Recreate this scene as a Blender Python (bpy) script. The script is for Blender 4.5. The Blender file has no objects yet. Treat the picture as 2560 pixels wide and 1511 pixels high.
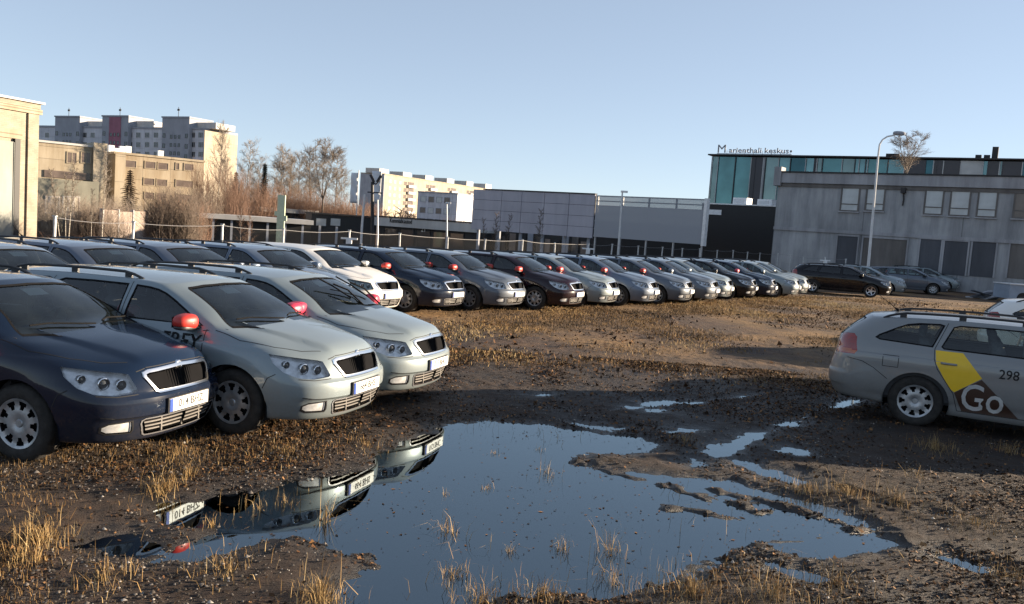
import bpy, bmesh, math, random
import numpy as np
from mathutils import Vector, Matrix, noise as mnoise
from mathutils.bvhtree import BVHTree

random.seed(7); RNG = np.random.default_rng(7)
R = math.radians
S = bpy.context.scene
COL = S.collection

# ------------------------------------------------------------------ camera
FPX, HC, ROLL = 2150.0, 2.15, R(4.0)
PITCH = math.atan(188 * math.cos(ROLL) / FPX)
cF = Vector((0, math.cos(PITCH), -math.sin(PITCH)))
cU0 = Vector((0, math.sin(PITCH), math.cos(PITCH)))
cR = math.cos(ROLL) * Vector((1, 0, 0)) + math.sin(ROLL) * cU0
cU = -math.sin(ROLL) * Vector((1, 0, 0)) + math.cos(ROLL) * cU0
CAM = Vector((0, 0, HC))
cd = bpy.data.cameras.new('camera'); cd.sensor_width = 36.0; cd.lens = 36.0 * FPX / 2560.0
cd.clip_start = 0.1; cd.clip_end = 3000
cam = bpy.data.objects.new('camera', cd); COL.objects.link(cam)
M = Matrix((cR, cU, -cF)).transposed().to_4x4(); M.translation = CAM
cam.matrix_world = M
S.camera = cam

def ray(px, py):
    return cF + cR * ((px - 1280) / FPX) - cU * ((py - 755.5) / FPX)
def gz(px, py, z=0.0):          # survey: point of height z seen at a pixel of the photograph
    d = ray(px, py); return CAM + d * ((z - HC) / d.z)
def gy(px, py, Y):              # survey: point at depth Y
    d = ray(px, py); return CAM + d * (Y / d.y)

# ------------------------------------------------------------------ sky, sun, exposure
SUN_AZ, SUN_EL = R(14), R(11.0)          # azimuth measured from +X towards +Y
SUN_ROT = R(90) - SUN_AZ                 # the sky node measures from +Y, clockwise
sun_dir = Vector((math.cos(SUN_EL) * math.cos(SUN_AZ), math.cos(SUN_EL) * math.sin(SUN_AZ), math.sin(SUN_EL)))
W = bpy.data.worlds.new('World'); S.world = W; W.use_nodes = True
wn = W.node_tree.nodes; wl = W.node_tree.links
bg = wn['Background']
sky = wn.new('ShaderNodeTexSky'); sky.sky_type = 'NISHITA'; sky.sun_disc = False
sky.sun_elevation = SUN_EL; sky.sun_rotation = SUN_ROT
sky.air_density = 0.6; sky.dust_density = 0.0; sky.ozone_density = 3.0
# thin winter haze: paler, flatter sky all round
hs = wn.new('ShaderNodeHueSaturation'); hs.inputs['Saturation'].default_value = 0.87; wl.new(sky.outputs[0], hs.inputs['Color'])
gm = wn.new('ShaderNodeGamma'); gm.inputs[1].default_value = 0.5; wl.new(hs.outputs[0], gm.inputs[0])
wl.new(gm.outputs[0], bg.inputs[0]); bg.inputs[1].default_value = 0.123
sd = bpy.data.lights.new('sun', 'SUN'); sd.energy = 5.0; sd.angle = R(0.53); sd.color = (1.0, 0.81, 0.59)
sun = bpy.data.objects.new('sun', sd); COL.objects.link(sun)
sun.rotation_euler = sun_dir.to_track_quat('Z', 'Y').to_euler()
S.view_settings.view_transform = 'Standard'; S.view_settings.look = 'None'
S.view_settings.gamma = 1.0; S.view_settings.exposure = 1.75
try: S.view_settings.use_curve_mapping = False
except Exception: pass
S.cycles.max_bounces = 8; S.cycles.transparent_max_bounces = 16
S.cycles.caustics_reflective = False; S.cycles.caustics_refractive = False

# ------------------------------------------------------------------ materials
MATS = {}
def new_mat(name):
    m = bpy.data.materials.new(name); m.use_nodes = True
    MATS[name] = m
    return m, m.node_tree.nodes, m.node_tree.links, m.node_tree.nodes['Principled BSDF']
def N(nodes, t, **kw):
    n = nodes.new('ShaderNode' + t)
    for k, v in kw.items(): setattr(n, k, v)
    return n
def ramp(nodes, stops, interp='LINEAR'):
    r = nodes.new('ShaderNodeValToRGB'); cr = r.color_ramp; cr.interpolation = interp
    while len(cr.elements) > 1: cr.elements.remove(cr.elements[-1])
    cr.elements[0].position = stops[0][0]; cr.elements[0].color = (*stops[0][1], 1) if len(stops[0][1]) == 3 else stops[0][1]
    for p, c in stops[1:]:
        e = cr.elements.new(p); e.color = (*c, 1) if len(c) == 3 else c
    return r
def plain(name, col, rough=0.6, metal=0.0, var=0.12, scale=6.0, bump=0.0, bscale=40.0, spec=0.5, coat=0.0, obj=True):
    """colour with a soft mottled variation and optional fine relief"""
    m, n, l, p = new_mat(name)
    p.inputs['Roughness'].default_value = rough; p.inputs['Metallic'].default_value = metal
    p.inputs['Specular IOR Level'].default_value = spec; p.inputs['Coat Weight'].default_value = coat
    tc = N(n, 'TexCoord'); t = N(n, 'TexNoise'); t.inputs['Scale'].default_value = scale; t.inputs['Detail'].default_value = 6
    l.new(tc.outputs['Object' if obj else 'Generated'], t.inputs['Vector'])
    lo = tuple(max(0, c * (1 - var)) for c in col); hi = tuple(min(1, c * (1 + var)) for c in col)
    rp = ramp(n, [(0.3, lo), (0.7, hi)]); l.new(t.outputs['Fac'], rp.inputs[0]); l.new(rp.outputs[0], p.inputs['Base Color'])
    if bump:
        b = N(n, 'Bump'); b.inputs['Strength'].default_value = bump; b.inputs['Distance'].default_value = 0.02
        t2 = N(n, 'TexNoise'); t2.inputs['Scale'].default_value = bscale; t2.inputs['Detail'].default_value = 4
        l.new(tc.outputs['Object'], t2.inputs['Vector']); l.new(t2.outputs['Fac'], b.inputs['Height']); l.new(b.outputs[0], p.inputs['Normal'])
    return m

# ------------------------------------------------------------------ mesh helpers
def mesh_obj(name, verts, faces, mat=None, parent=None, smooth=False, sharp=None, mats=None, midx=None):
    me = bpy.data.meshes.new(name)
    me.from_pydata([tuple(v) for v in verts], [], [tuple(f) for f in faces])
    for mm in (mats or ([mat] if mat else [])): me.materials.append(mm)
    if midx is not None: me.polygons.foreach_set('material_index', midx)
    if smooth:
        me.polygons.foreach_set('use_smooth', [True] * len(me.polygons))
        if sharp: me.set_sharp_from_angle(angle=R(sharp))
    me.update()
    o = bpy.data.objects.new(name, me); COL.objects.link(o)
    if parent: o.parent = parent
    return o
class MB:
    """collects simple solids into one mesh"""
    def __init__(s): s.v = []; s.f = []; s.mi = []; s.cur = 0
    def add(s, vs, fs):
        b = len(s.v); s.v += [tuple(v) for v in vs]; s.f += [tuple(b + i for i in f) for f in fs]; s.mi += [s.cur] * len(fs); return s
    def box(s, x0, x1, y0, y1, z0, z1, m=None):
        vs = [Vector((x, y, z)) for x in (x0, x1) for y in (y0, y1) for z in (z0, z1)]
        if m is not None: vs = [m @ v for v in vs]
        return s.add(vs, [(0, 1, 3, 2), (4, 6, 7, 5), (0, 4, 5, 1), (2, 3, 7, 6), (0, 2, 6, 4), (1, 5, 7, 3)])
    def tube(s, pts, r, n=8, cap=True):
        pts = [Vector(p) for p in pts]; rs = r if isinstance(r, (list, tuple)) else [r] * len(pts)
        b = len(s.v); k = len(pts); pv = None
        for i, p in enumerate(pts):
            t = (pts[min(i + 1, k - 1)] - pts[max(i - 1, 0)]).normalized()
            if pv is None: a = t.orthogonal().normalized()
            else: a = (pv - t * pv.dot(t)).normalized()
            pv = a; c = t.cross(a)
            for j in range(n):
                th = 2 * math.pi * j / n
                s.v.append(tuple(p + (a * math.cos(th) + c * math.sin(th)) * rs[i]))
        for i in range(k - 1):
            for j in range(n):
                s.f.append((b + i * n + j, b + i * n + (j + 1) % n, b + (i + 1) * n + (j + 1) % n, b + (i + 1) * n + j)); s.mi.append(s.cur)
        if cap:
            s.f.append(tuple(b + j for j in range(n))[::-1]); s.f.append(tuple(b + (k - 1) * n + j for j in range(n))); s.mi += [s.cur] * 2
        return s
    def lathe(s, prof, n=32, axis='Y', c=(0, 0, 0), close=False):
        """prof: list of (radius, along axis)"""
        b = len(s.v); k = len(prof)
        for (r, h) in prof:
            for j in range(n):
                th = 2 * math.pi * j / n; u, w = r * math.cos(th), r * math.sin(th)
                q = {'Y': (u, h, w), 'Z': (u, w, h), 'X': (h, u, w)}[axis]
                s.v.append((q[0] + c[0], q[1] + c[1], q[2] + c[2]))
        for i in range(k - 1 if not close else k):
            i2 = (i + 1) % k
            for j in range(n):
                s.f.append((b + i * n + j, b + i2 * n + j, b + i2 * n + (j + 1) % n, b + i * n + (j + 1) % n)); s.mi.append(s.cur)
        return s
    def prism(s, poly, h0, h1, f):
        """poly in 2D, extruded from h0 to h1; f(a,b,h) -> point"""
        n = len(poly); vs = [f(a, b, h0) for a, b in poly] + [f(a, b, h1) for a, b in poly]
        fs = [tuple(range(n))[::-1], tuple(range(n, 2 * n))] + [(i, (i + 1) % n, n + (i + 1) % n, n + i) for i in range(n)]
        return s.add(vs, fs)
    def obj(s, name, mat, parent=None, smooth=False, sharp=None):
        if isinstance(mat, (list, tuple)): return mesh_obj(name, s.v, s.f, None, parent, smooth, sharp, mats=mat, midx=s.mi)
        return mesh_obj(name, s.v, s.f, mat, parent, smooth, sharp)
def empty(name, loc=(0, 0, 0), rz=0.0):
    o = bpy.data.objects.new(name, None); COL.objects.link(o); o.location = loc; o.rotation_euler = (0, 0, rz); o.empty_display_size = .3
    return o
def tag(o, label=None, cat=None, group=None, kind=None):
    if label: o['label'] = label
    if cat: o['category'] = cat
    if group: o['group'] = group
    if kind: o['kind'] = kind
    return o
def text_mesh(txt, size, name='lettering', extrude=0.002, align='CENTER', xs=1.0, bold=0.0):
    """mesh data of a line of lettering, in XY, centred"""
    c = bpy.data.curves.new(name, 'FONT'); c.body = txt; c.size = size; c.extrude = extrude; c.align_x = align; c.align_y = 'CENTER'; c.offset = bold; c.resolution_u = 3
    o = bpy.data.objects.new(name, c); COL.objects.link(o)
    dg = bpy.context.evaluated_depsgraph_get()
    me = bpy.data.meshes.new_from_object(o.evaluated_get(dg)); me.name = name
    bpy.data.objects.remove(o); bpy.data.curves.remove(c)
    if xs != 1.0:
        for v in me.vertices: v.co.x *= xs
    return me
# ================================================================== station wagon
def car_paint(name, col, metal=0.5, rough=0.32, dirt=0.5, coat=.4, spec=.3):
    m, n, l, p = new_mat(name)
    tc = N(n, 'TexCoord'); sep = N(n, 'SeparateXYZ'); l.new(tc.outputs['Object'], sep.inputs[0])
    t = N(n, 'TexNoise'); t.inputs['Scale'].default_value = 3.0; t.inputs['Detail'].default_value = 8; l.new(tc.outputs['Object'], t.inputs[0])
    t2 = N(n, 'TexNoise'); t2.inputs['Scale'].default_value = 38.0; t2.inputs['Detail'].default_value = 6; l.new(tc.outputs['Object'], t2.inputs[0])
    # road film: strongest on the sills and bumpers
    mr = N(n, 'MapRange'); mr.inputs['From Min'].default_value = 0.75; mr.inputs['From Max'].default_value = 0.22
    mr.inputs['To Min'].default_value = 0.02; mr.inputs['To Max'].default_value = 1.0; l.new(sep.outputs['Z'], mr.inputs['Value'])
    r1 = ramp(n, [(0.35, (0.15,) * 3), (0.7, (1,) * 3)]); l.new(t.outputs['Fac'], r1.inputs[0])
    r2 = ramp(n, [(0.3, (0.45,) * 3), (0.75, (1,) * 3)]); l.new(t2.outputs['Fac'], r2.inputs[0])
    m1 = N(n, 'Math', operation='MULTIPLY'); l.new(mr.outputs[0], m1.inputs[0]); l.new(r1.outputs[0], m1.inputs[1])
    m2 = N(n, 'Math', operation='MULTIPLY'); l.new(m1.outputs[0], m2.inputs[0]); l.new(r2.outputs[0], m2.inputs[1])
    m3 = N(n, 'Math', operation='MULTIPLY'); l.new(m2.outputs[0], m3.inputs[0]); m3.inputs[1].default_value = dirt
    mx = N(n, 'MixRGB'); mx.inputs[1].default_value = (*col, 1); mx.inputs[2].default_value = (0.10, 0.082, 0.062, 1)
    l.new(m3.outputs[0], mx.inputs[0]); l.new(mx.outputs[0], p.inputs['Base Color'])
    mm = N(n, 'MapRange'); mm.inputs['To Min'].default_value = metal; mm.inputs['To Max'].default_value = 0.0; l.new(m3.outputs[0], mm.inputs[0]); l.new(mm.outputs[0], p.inputs['Metallic'])
    rr = N(n, 'MapRange'); rr.inputs['To Min'].default_value = rough; rr.inputs['To Max'].default_value = 0.9; l.new(m3.outputs[0], rr.inputs[0]); l.new(rr.outputs[0], p.inputs['Roughness'])
    cc = N(n, 'MapRange'); cc.inputs['From Max'].default_value = 0.6; cc.inputs['To Min'].default_value = coat; cc.inputs['To Max'].default_value = 0.0; l.new(m3.outputs[0], cc.inputs[0]); l.new(cc.outputs[0], p.inputs['Coat Weight'])
    p.inputs['Coat Roughness'].default_value = 0.03; p.inputs['Specular IOR Level'].default_value = spec
    return m
def glass_mat(name, tint, body, rough=0.02, ior=1.75, film=.06):
    """tinted pane: fresnel mirror over a tinted see-through layer with a little dust film"""
    m, n, l, p = new_mat(name); out = n['Material Output']
    tr = N(n, 'BsdfTransparent'); tr.inputs[0].default_value = (*tint, 1)
    df = N(n, 'BsdfDiffuse'); df.inputs[0].default_value = (*body, 1)
    gl = N(n, 'BsdfGlossy'); gl.inputs['Roughness'].default_value = rough
    fr = N(n, 'Fresnel'); fr.inputs[0].default_value = ior
    ge = N(n, 'NewGeometry'); 
    tc = N(n, 'TexCoord'); t = N(n, 'TexNoise'); t.inputs['Scale'].default_value = 4; t.inputs['Detail'].default_value = 7; l.new(tc.outputs['Object'], t.inputs[0])
    rp = ramp(n, [(0.35, (film * .2,) * 3), (0.8, (film,) * 3)]); l.new(t.outputs['Fac'], rp.inputs[0])
    a = N(n, 'MixShader'); l.new(rp.outputs[0], a.inputs[0]); l.new(tr.outputs[0], a.inputs[1]); l.new(df.outputs[0], a.inputs[2])
    b = N(n, 'MixShader'); l.new(fr.outputs[0], b.inputs[0]); l.new(a.outputs[0], b.inputs[1]); l.new(gl.outputs[0], b.inputs[2])
    l.new(b.outputs[0], out.inputs[0])
    return m
plain('rubber', (0.008, 0.008, 0.009), 0.9, spec=.15, var=0.3, scale=9)
plain('tyre', (0.022, 0.02, 0.018), 0.85, var=0.5, scale=14, bump=0.3)
plain('black_plastic', (0.018, 0.018, 0.02), 0.5, var=0.25, scale=9)
plain('grille_black', (0.006, 0.006, 0.007), 0.9, spec=.08)
plain('interior', (0.055, 0.057, 0.062), 0.85, var=0.2)
plain('seat_fabric', (0.11, 0.112, 0.12), 0.9, var=0.25, scale=20)
plain('chrome', (0.86, 0.87, 0.88), 0.2, metal=1.0, var=0.08)
plain('satin_chrome', (0.5, 0.5, 0.52), 0.35, metal=0.8, var=0.15)
plain('hubcap', (0.36, 0.37, 0.38), 0.38, metal=0.55, var=0.3, scale=12)
plain('alloy', (0.5, 0.5, 0.52), 0.3, metal=0.8)
plain('reflector', (0.78, 0.79, 0.80), 0.25, metal=0.3, var=0.25, scale=18)
plain('lamp_dark', (0.05, 0.055, 0.06), 0.2)
plain('tail_red', (0.24, 0.014, 0.008), 0.15, coat=1.0)
plain('tail_clear', (0.42, 0.12, 0.05), 0.15, coat=1.0)
plain('amber', (0.6, 0.2, 0.03), 0.2, coat=1.0)
plain('plate_white', (0.75, 0.75, 0.73), 0.45, var=0.1, scale=12)
plain('plate_blue', (0.02, 0.06, 0.3), 0.4)
plain('ink_black', (0.012, 0.012, 0.014), 0.5)
plain('mirror_red', (0.46, 0.03, 0.02), 0.45, coat=0.15, var=0.08)
plain('mirror_pink', (0.5, 0.03, 0.07), 0.45, coat=0.15, var=0.08)
plain('mud', (0.07, 0.055, 0.04), 0.9, var=0.4, scale=30, bump=0.5)
plain('sticker_white', (0.8, 0.8, 0.78), 0.5)
plain('sticker_yellow', (0.78, 0.50, 0.02), 0.4, var=0.05)
plain('sticker_brown', (0.045, 0.022, 0.014), 0.4)
plain('slat_dark', (.014, .014, .015), .8, spec=.15); plain('slat_grey', (.13, .12, .11), .5, metal=.1)
plain('seam', (0.01, 0.01, 0.011), 0.7)
glass_mat('car_glass', (0.70, 0.78, 0.76), (0.16, 0.205, 0.205))
plain('moulding', (.035, .036, .04), .6)
glass_mat('car_glass_dark', (0.10, 0.11, 0.12), (0.05, 0.055, 0.06))
glass_mat('lamp_glass', (0.97, 0.975, 0.98), (0.4, 0.4, 0.4), ior=1.4, film=.02)
mt = MATS

# ---- control net: rows from sill to roof centre, columns from tail centre to nose centre (left half, y>0)
def lerp3(a, b, t): return tuple(a[i] + (b[i] - a[i]) * t for i in range(3))
def roof_zc(x):
    xs = [-2.1, -1.86, -1.62, -1.3, -0.8, -0.25, 0.22, 0.53, 0.75]; zs = [1.280, 1.328, 1.362, 1.390, 1.408, 1.412, 1.402, 1.372, 1.305]
    return float(np.interp(x, xs, zs))
def control_net():
    cols = []
    low = [  # r1..r6 (x,y,z)
     [(-2.21,0,.26),(-2.268,0,.36),(-2.286,0,.48),(-2.286,0,.62),(-2.262,0,.77),(-2.238,0,.88)],
     [(-2.20,.35,.26),(-2.258,.36,.36),(-2.278,.37,.48),(-2.28,.37,.62),(-2.25,.365,.77),(-2.226,.36,.88)],
     [(-2.14,.60,.26),(-2.20,.63,.36),(-2.225,.645,.48),(-2.23,.645,.62),(-2.20,.635,.77),(-2.175,.625,.88)],
     [(-2.03,.73,.26),(-2.07,.775,.36),(-2.09,.795,.48),(-2.095,.795,.62),(-2.08,.785,.77),(-2.055,.768,.88)],
     [(-1.75,.80,.25),(-1.75,.845,.36),(-1.75,.866,.48),(-1.75,.872,.62),(-1.75,.868,.77),(-1.75,.85,.885)],
     [(-1.2,.82,.22),(-1.2,.862,.35),(-1.2,.88,.48),(-1.2,.887,.62),(-1.2,.885,.765),(-1.2,.866,.875)],
     [(-.75,.815,.20),(-.75,.855,.34),(-.75,.876,.48),(-.75,.886,.62),(-.75,.884,.755),(-.75,.868,.865)],
     [(-.2,.815,.195),(-.2,.855,.335),(-.2,.876,.48),(-.2,.886,.62),(-.2,.884,.75),(-.2,.868,.857)],
     [(.45,.815,.195),(.45,.855,.335),(.45,.876,.48),(.45,.886,.62),(.45,.884,.745),(.45,.868,.85)],
     [(.92,.815,.20),(.92,.856,.335),(.92,.876,.48),(.92,.886,.61),(.92,.884,.735),(.93,.866,.842)],
     [(1.37,.825,.21),(1.37,.863,.33),(1.37,.878,.46),(1.37,.887,.59),(1.37,.884,.71),(1.37,.855,.82)],
     [(1.81,.79,.21),(1.84,.83,.32),(1.85,.848,.44),(1.85,.852,.56),(1.815,.842,.675),(1.76,.80,.79)],
     [(2.03,.65,.205),(2.085,.685,.32),(2.105,.70,.44),(2.10,.70,.56),(2.05,.69,.67),(1.97,.655,.775)],
     [(2.165,.39,.20),(2.23,.40,.32),(2.252,.405,.44),(2.245,.405,.56),(2.205,.40,.67),(2.145,.39,.785)],
     [(2.205,0,.20),(2.268,0,.32),(2.286,0,.44),(2.28,0,.56),(2.245,0,.67),(2.195,0,.792)],
    ]
    mid = [  # r7, r8, r9
     [(-2.232,0,.92),(-2.222,0,.95),(-2.205,0,.985)],
     [(-2.22,.36,.92),(-2.21,.355,.95),(-2.195,.35,.985)],
     [(-2.168,.62,.92),(-2.158,.612,.95),(-2.14,.60,.985)],
     [(-2.04,.757,.92),(-2.025,.745,.95),(-2.005,.73,.985)],
     [(-1.75,.838,.92),(-1.75,.822,.945),(-1.75,.80,.975)],
     [(-1.2,.855,.91),(-1.2,.838,.935),(-1.2,.815,.965)],
     [(-.75,.858,.90),(-.75,.842,.925),(-.75,.82,.955)],
     [(-.2,.858,.893),(-.2,.842,.918),(-.2,.82,.948)],
     [(.45,.858,.885),(.45,.842,.91),(.45,.818,.938)],
     [(.97,.85,.882),(1.05,.82,.912),(1.09,.775,.94)],
     [(1.37,.815,.872),(1.33,.765,.912),(1.16,.708,.955)],
     [(1.72,.745,.84),(1.51,.66,.909),(1.20,.612,.968)],
     [(1.925,.61,.82),(1.64,.507,.909),(1.23,.476,.98)],
     [(2.09,.375,.83),(1.71,.27,.919),(1.255,.245,.99)],
     [(2.14,0,.838),(1.74,0,.926),(1.27,0,.995)],
    ]
    top = [(-1.88,0),(-1.86,.33),(-1.79,.50),(-1.64,.582),(-1.43,.607),(-1.1,.622),(-.7,.63),(-.15,.63),(.20,.624),(.37,.605),(.43,.557),(.475,.482),(.505,.36),(.525,.18),(.53,0)]
    ctr = [-1.66,-1.65,-1.6,-1.5,-1.33,-1.05,-.7,-.15,.15,.24,.27,.29,.305,.315,.32]
    net = []
    for c in range(15):
        r = [None] * 16
        r[1:7] = low[c]
        a = low[c][0]; r[0] = (a[0] * .985, a[1] * .93, a[2] + .005)
        m7, m8, m9 = mid[c]; dz = (.018, .034, .045) if c < 10 else (.006, .026, .045)      # raised waistline
        r[7:10] = [(m7[0], m7[1], m7[2] + dz[0]), (m8[0], m8[1], m8[2] + dz[1]), (m9[0], m9[1], m9[2] + dz[2])]
        tx, ty = top[c]
        def rz(x, y): return roof_zc(x) - .052 * (abs(y) / .62) ** 2.2
        T = (tx, ty, rz(tx, ty) - .004)
        B = r[9]
        ox, oy = {0: (-1, 0), 1: (-1, .1), 2: (-.85, .5), 3: (-.4, .9), 10: (.4, .9), 11: (.75, .6), 12: (.9, .35), 13: (1, .15), 14: (1, 0)}.get(c, (0, 1))
        bl = .018 if 4 <= c <= 9 else .03
        for k, t in ((10, 1 / 3), (11, 2 / 3)):
            q = lerp3(B, T, t); w = bl * 4 * t * (1 - t); zz = w * .5 if c >= 11 else 0
            r[k] = (q[0] + ox * w, q[1] + oy * w, q[2] + zz)
        r[12] = T
        E = (ctr[c], 0, roof_zc(ctr[c]))
        for k, t in ((13, .12), (14, .5)):
            q = lerp3(T, E, t); r[k] = (q[0], q[1], rz(q[0], q[1]))
        r[15] = E
        cols.append(r)
    return np.array(cols).transpose(1, 0, 2)   # rows, cols, 3
def crom(P, n, ghosts):
    """centripetal Catmull-Rom along axis 0"""
    A = np.concatenate([ghosts[0][None], P, ghosts[1][None]]); out = []
    for i in range(1, len(A) - 2):
        p0, p1, p2, p3 = A[i - 1], A[i], A[i + 1], A[i + 2]
        d = lambda a, b: np.maximum(np.linalg.norm(b - a, axis=-1, keepdims=True), 1e-3) ** .5
        t0 = 0; t1 = d(p0, p1); t2 = t1 + d(p1, p2); t3 = t2 + d(p2, p3)
        for s in range(n):
            t = t1 + (t2 - t1) * s / n
            a1 = (t1 - t) / t1 * p0 + t / t1 * p1; a2 = (t2 - t) / (t2 - t1) * p1 + (t - t1) / (t2 - t1) * p2; a3 = (t3 - t) / (t3 - t2) * p2 + (t - t2) / (t3 - t2) * p3
            b1 = (t2 - t) / t2 * a1 + t / t2 * a2; b2 = (t3 - t) / (t3 - t1) * a2 + (t - t1) / (t3 - t1) * a3
            out.append((t2 - t) / (t2 - t1) * b1 + (t - t1) / (t2 - t1) * b2)
    out.append(A[-2]); return np.array(out)
def sstep(a, b, x):
    t = np.clip((x - a) / (b - a), 0, 1); return t * t * (3 - 2 * t)
def car_surface(nc=9, nr=6):
    P = control_net(); Q = P.transpose(1, 0, 2)
    fl = np.array([1, -1, 1.])
    Q = crom(Q, nc, (Q[1] * fl, Q[-2] * fl))          # along the columns
    P = Q.transpose(1, 0, 2)
    P = crom(P, nr, (2 * P[0] - P[1], P[-2] * fl))
    x, y, z = P[..., 0], P[..., 1], P[..., 2]
    # bonnet creases running from the windscreen pillars to the grille corners
    on = sstep(1.1, 1.3, x) * sstep(2.2, 2.05, x) * sstep(.80, .84, z)
    edge = np.interp(x, [1.0, 2.15], [.60, .36])
    z += on * .020 * sstep(edge + .022, edge - .008, y)
    # shoulder crease and lower door crease
    side = sstep(.55, .75, y)
    y += side * .012 * (sstep(.868, .860, z) * sstep(.68, .845, z))
    y -= side * .010 * np.exp(-((z - .335) / .045) ** 2) * sstep(-1.9, -1.6, x) * sstep(1.9, 1.6, x)
    # rubbing strip swell across both bumpers
    fr = sstep(1.95, 2.1, np.abs(x))
    x += np.sign(x) * fr * .020 * sstep(.395, .415, z) * sstep(.59, .565, z)
    y[P[..., 1] < 0] = 0
    return P
def cut(bm, poly, ea, eb, filt):
    """faces of bm inside the convex outline poly (in the ea/eb view), cut crisply"""
    ea, eb = Vector(ea), Vector(eb)
    area = sum(poly[i][0] * poly[(i + 1) % len(poly)][1] - poly[(i + 1) % len(poly)][0] * poly[i][1] for i in range(len(poly)))
    if area < 0: poly = poly[::-1]
    a0, a1 = min(p[0] for p in poly) - .01, max(p[0] for p in poly) + .01; b0, b1 = min(p[1] for p in poly) - .01, max(p[1] for p in poly) + .01
    cand = []
    for f in bm.faces:
        if not filt(f.calc_center_median(), f.normal): continue
        aa = [v.co.dot(ea) for v in f.verts]; bb = [v.co.dot(eb) for v in f.verts]
        if max(aa) < a0 or min(aa) > a1 or max(bb) < b0 or min(bb) > b1: continue
        cand.append(f)
    for i in range(len(poly)):
        p, q = poly[i], poly[(i + 1) % len(poly)]
        n2 = (-(q[1] - p[1]), q[0] - p[0]); ln = math.hypot(*n2)
        if ln < 1e-7: continue
        no = (ea * n2[0] + eb * n2[1]) / ln; co = ea * p[0] + eb * p[1]
        geom = list({e for f in cand for e in f.edges} | {v for f in cand for v in f.verts}) + cand
        r = bmesh.ops.bisect_plane(bm, geom=geom, dist=1e-5, plane_co=co, plane_no=no)
        cand = [f for f in r['geom'] if isinstance(f, bmesh.types.BMFace) and (f.calc_center_median() - co).dot(no) > 0]
    return cand
def take(bm, faces, off=0.0):
    """lift faces out of bm as (verts, faces); off moves them along the surface normal"""
    vi = {}; vs = []; fs = []
    for f in faces:
        q = []
        for v in f.verts:
            if v not in vi: vi[v] = len(vs); vs.append(v.co + v.normal * off)
            q.append(vi[v])
        fs.append(tuple(q))
    bmesh.ops.delete(bm, geom=faces, context='FACES')
    return vs, fs
def shift(vs, fs, off):
    """same patch moved along its own normals"""
    b = bmesh.new(); q = [b.verts.new(v) for v in vs]
    for f in fs:
        try: b.faces.new([q[i] for i in f])
        except ValueError: pass
    b.normal_update(); r = [v.co + v.normal * off for v in b.verts]; b.free(); return r
def rim_walls(vs, fs, depth_vs):
    """walls from the boundary of a patch to its shifted copy"""
    from collections import Counter
    c = Counter(); 
    for f in fs:
        for i in range(len(f)): c[tuple(sorted((f[i], f[(i + 1) % len(f)])))] += 1
    n = len(vs); out = []
    for f in fs:
        for i in range(len(f)):
            a, b = f[i], f[(i + 1) % len(f)]
            if c[tuple(sorted((a, b)))] == 1: out.append((b, a, n + a, n + b))
    return list(vs) + list(depth_vs), out
def mirror(vs, fs): return [Vector((v[0], -v[1], v[2])) for v in vs], [tuple(reversed(f)) for f in fs]
def both(vs, fs):
    """whole from a half, welded on the centre line"""
    b = bmesh.new()
    for V, Fc in ((vs, fs), mirror(vs, fs)):
        q = [b.verts.new(v) for v in V]
        for f in Fc:
            try: b.faces.new([q[i] for i in f])
            except ValueError: pass
    bmesh.ops.remove_doubles(b, verts=[v for v in b.verts if abs(v.co.y) < 2e-4], dist=4e-4)
    b.verts.index_update(); r = [v.co.copy() for v in b.verts], [tuple(v.index for v in f.verts) for f in b.faces]; b.free(); return r
def grow(poly, d):
    """offset a convex outline outwards"""
    n = len(poly); area = sum(poly[i][0] * poly[(i + 1) % n][1] - poly[(i + 1) % n][0] * poly[i][1] for i in range(n)); s = 1 if area > 0 else -1
    out = []
    for i in range(n):
        p0, p1, p2 = poly[i - 1], poly[i], poly[(i + 1) % n]
        e1 = Vector((p1[0] - p0[0], p1[1] - p0[1])).normalized(); e2 = Vector((p2[0] - p1[0], p2[1] - p1[1])).normalized()
        n1 = Vector((e1.y, -e1.x)) * s; n2 = Vector((e2.y, -e2.x)) * s
        m = (n1 + n2); k = max(m.length_squared / 2, .25); m = m / k
        out.append((p1[0] + m.x * d, p1[1] + m.y * d))
    return out
AX_F, AX_R, WR = 1.371, -1.207, 0.318
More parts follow.
